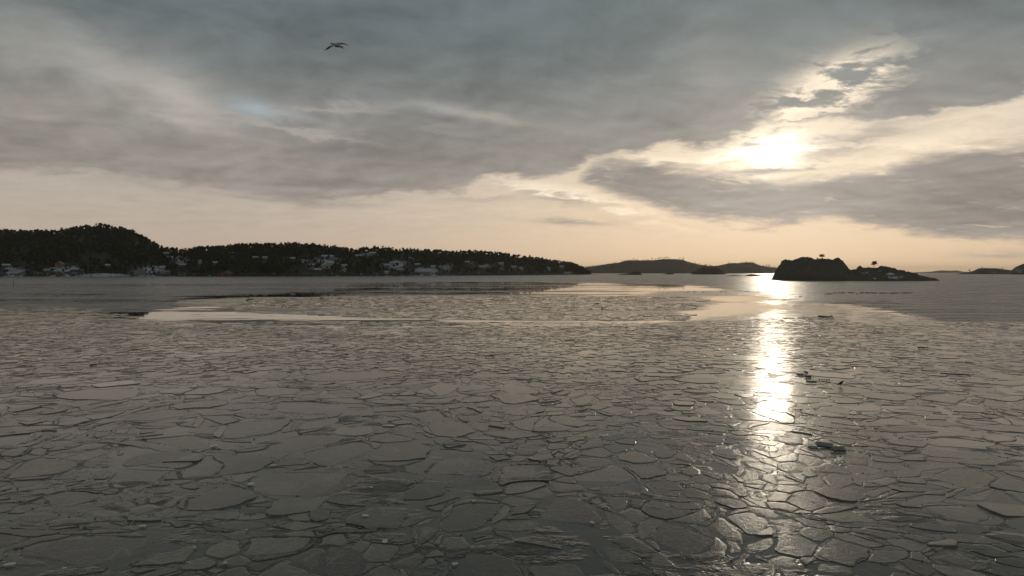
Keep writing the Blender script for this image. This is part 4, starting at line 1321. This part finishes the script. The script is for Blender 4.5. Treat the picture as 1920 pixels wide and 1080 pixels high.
link('topmark', py_mesh('topmark', *loft([((0.05, 0, 2.45), (0.24, 0, 0), (0, 0.24, 0)), ((0.05, 0, 2.75), (0.05, 0, 0), (0, 0.05, 0))], 8), [M['wood']]), o)

# ------------------------------------------------------------------ birds
def fused(name, vf, voxel, mat):
    """one continuous surface out of overlapping limbs"""
    me = py_mesh(name + '_raw', *vf, [M[mat]])
    o = bpy.data.objects.new(name + '_raw', me); C.objects.link(o)
    md = o.modifiers.new('fuse', 'REMESH'); md.mode = 'VOXEL'; md.voxel_size = voxel
    sm = o.modifiers.new('smooth', 'SMOOTH'); sm.factor = 0.5; sm.iterations = 2
    dg = bpy.context.evaluated_depsgraph_get()
    r = bpy.data.meshes.new_from_object(o.evaluated_get(dg)); r.name = name
    bpy.data.objects.remove(o)
    r.polygons.foreach_set('use_smooth', [True] * len(r.polygons))
    if not r.materials: r.materials.append(M[mat])
    return r

def flying_gull():
    s = 1.12 * 45.0 / F                                    # metres per pixel at the gull
    d = ray(630, 86); d = d / d[1] * 45.0
    X = lambda a, b, c=0.0: np.array((a * s, -c * s, b * s))   # right, up, towards the viewer
    def sec(c, up, wid): return (c, X(0, up * 1.25), X(0, 0, wid * 1.25))
    body = loft([sec(X(-9.8, 3.5, 1), .25, .25), sec(X(-9.0, 3.7, 1), .45, .4), sec(X(-8.2, 3.9, .8), .85, .8), sec(X(-7.0, 3.7, .6), 1.15, 1.0), sec(X(-5.6, 2.9, .4), 1.2, 1.1), sec(X(-3.4, 1.9, .2), 2.0, 1.8), sec(X(-0.5, 1.1), 2.6, 2.2),
                 sec(X(3, .4, -.2), 2.4, 2.0), sec(X(6.2, -.5, -.4), 1.6, 1.4), sec(X(8.3, -1.2, -.6), 1.1, 1.0), sec(X(10.2, -2.0, -.8), 1.5, .5), sec(X(11.6, -2.7, -1), 1.9, .25)], 12)
    def wing(pts):                                  # point, chord vector (half), thickness
        return loft([(c, a * 1.3, np.cross(a, t) / (np.linalg.norm(a) * np.linalg.norm(t)) * th * s) for (c, a, t, th) in pts], 10)
    w1 = wing([(X(-0.5, 1.2, 1), X(2.6, -1.0, 1.2), X(-1, -.5), .75), (X(-4.5, -.6, 3), X(2.4, -1.1, 1.0), X(-1, -.5), .6), (X(-8.5, -3.0, 4.5), X(2.0, -.9, .8), X(-1, -.5), .5),
               (X(-12.5, -5.4, 4), X(1.5, -.7, .5), X(-1, -.5), .42), (X(-16.5, -7.4, 2.5), X(1.0, -.35, .3), X(-1, -.4), .36), (X(-19.0, -8.5, 1), X(.5, .05, .1), X(-1, -.3), .3)])
    w2 = wing([(X(1.0, 1.5, -1), X(2.6, -.9, -.6), X(.4, 1), .75), (X(2.6, 4.0, -3), X(2.6, -.8, -.4), X(.5, 1), .6), (X(4.6, 5.4, -5), X(2.0, -1.3, -.2), X(1, .6), .5),
               (X(8.5, 6.1, -7), X(.5, -1.1, .2), X(1, .05), .42), (X(13, 6.0, -9), X(.1, -.75, .2), X(1, -.1), .36), (X(16.2, 5.0, -10), X(-.1, -.5, .2), X(1, -.4), .32), (X(18.0, 4.2, -10.5), X(-.1, -.25, .1), X(1, -.5), .28)])
    me = fused('flying_gull', join_vf([body, w1, w2]), 0.011, 'gull')
    o = link('flying_gull', me, None, (d[0], d[1], H + d[2]))
    tag(o, 'gull in flight with wings spread high in the grey sky', 'gull')
flying_gull()

def bird_body(pts, n=9):
    """pts: x, z, half-width, half-height along tail -> bill"""
    return loft([((x, 0, z), (0, w, 0), (0, 0, h)) for x, z, w, h in pts], n)
duck_me = py_mesh('duck', *bird_body([(-.34, .17, .01, .01), (-.27, .14, .06, .04), (-.15, .10, .13, .09), (0, .09, .15, .11), (.13, .11, .13, .11), (.20, .17, .07, .08), (.22, .25, .045, .06), (.25, .31, .05, .055), (.30, .31, .035, .035), (.35, .295, .025, .015), (.39, .29, .012, .008)], 8), [M['duck']], smooth=True)
dx = [1547, 1551, 1554, 1558, 1562.5, 1566, 1571.5, 1576, 1580, 1583, 1591, 1594, 1597.5, 1600, 1607, 1613.5, 1616, 1619, 1623.5, 1626, 1630, 1634, 1637, 1640, 1643, 1650, 1653.5, 1658, 1661.5, 1668, 1672, 1675, 1680, 1684, 1690.5, 1694, 1697.5, 1701, 1705, 1709.5]
for i, x in enumerate(dx):
    yy = 551.8 if x < 1560 else (551.5 if 1604 < x < 1610 else 549.8)
    p = ground(x, yy + random.uniform(-0.5, 0.6))
    o = link('duck', duck_me, None, (p[0], p[1], 0.02))
    o.rotation_euler = (0, 0, random.choice((0, math.pi)) + random.uniform(-0.5, 0.5)); s = random.uniform(1.0, 1.3); o.scale = (s, s, s)
    tag(o, f'dark duck, {ordinal(i + 1)} from the left in the long row below the rock islet', 'duck', 'row of ducks resting below the rock islet')
for i, (x, yy) in enumerate([(1290, 548), (1302, 547.8), (1318, 548), (1352, 547.5), (1361, 548), (1397, 548), (1403, 547.6), (1421, 548.2)]):
    p = ground(x, yy)
    o = link('duck', duck_me, None, (p[0], p[1], 0.02)); o.rotation_euler = (0, 0, random.uniform(-0.6, 0.6)); o.scale = (1.2, 1.2, 1.1)
    tag(o, f'dark duck, {ordinal(i + 1)} from the left in the loose row left of the glitter', 'duck', 'loose row of ducks left of the sun glitter')
for px, py, lab in [(602, 560.5, 'lone dark duck on the pale ice right of the stranded branch'), (1500, 557, 'lone dark duck just left of the long duck row')]:
    p = ground(px, py); o = link('duck', duck_me, None, (p[0], p[1], 0.02)); o.rotation_euler = (0, 0, 0.3); o.scale = (1.1,) * 3
    tag(o, lab, 'duck')

def standing_bird(px, py, sc, rz, upright, label):
    p = ground(px, py, 0.05)
    if upright:
        b = bird_body([(-.14, .10, .02, .01), (-.12, .16, .05, .04), (-.07, .24, .09, .09), (0, .32, .10, .11), (.04, .40, .075, .08), (.05, .46, .05, .05), (.06, .52, .05, .05), (.11, .52, .03, .03), (.17, .51, .010, .010)])
    else:
        b = bird_body([(-.27, .07, .04, .015), (-.19, .09, .07, .04), (-.08, .125, .10, .085), (.03, .16, .11, .10), (.10, .21, .075, .075), (.14, .26, .058, .058), (.19, .27, .035, .035), (.25, .26, .012, .012)])
    legs = []
    for s in (-1, 1):                        # short legs tucked under the body
        legs.append(tube([(0.0, s * .04, .26), (.01, s * .045, .10), (0.0, s * .045, .0)], [.022, .013, .012], 6))
        legs.append(tube([(-.02, s * .045, .006), (.06, s * .05, .006)], [.012, .009], 6))
    me = fused('standing_bird', join_vf([b] + legs), 0.010, 'duck')
    o = link('standing_bird', me, None, (p[0], p[1], 0.05)); o.rotation_euler = (0, 0, R(rz)); o.scale = (sc * (1.45 if upright else 1.0),) * 2 + (sc,)
    tag(o, label, 'bird')
standing_bird(1128.5, 581.5, 1.15, 170, True, 'small dark upright bird standing alone on the far crushed ice')
standing_bird(1576.5, 722.5, 0.9, 10, False, 'dark bird standing on the smooth floe right of the sun reflection')

# ------------------------------------------------------------------ haze
hb = py_mesh('haze', *box_vf(-FAR - 200, FAR + 200, -2300, FAR + 300, -1.8, 160.0), [])
hm = bpy.data.materials.new('haze_air'); hm.use_nodes = True
hm.node_tree.nodes.clear()
pv = hm.node_tree.nodes.new('ShaderNodeVolumePrincipled'); ho = hm.node_tree.nodes.new('ShaderNodeOutputMaterial')
pv.inputs['Color'].default_value = (0.98, 0.88, 0.76, 1)
pv.inputs['Density'].default_value = 0.000036
pv.inputs['Anisotropy'].default_value = 0.65
hm.node_tree.links.new(pv.outputs[0], ho.inputs['Volume'])
hb.materials.append(hm)
tag(link('haze', hb), 'thin winter haze lying over the fjord', 'haze', kind='stuff')
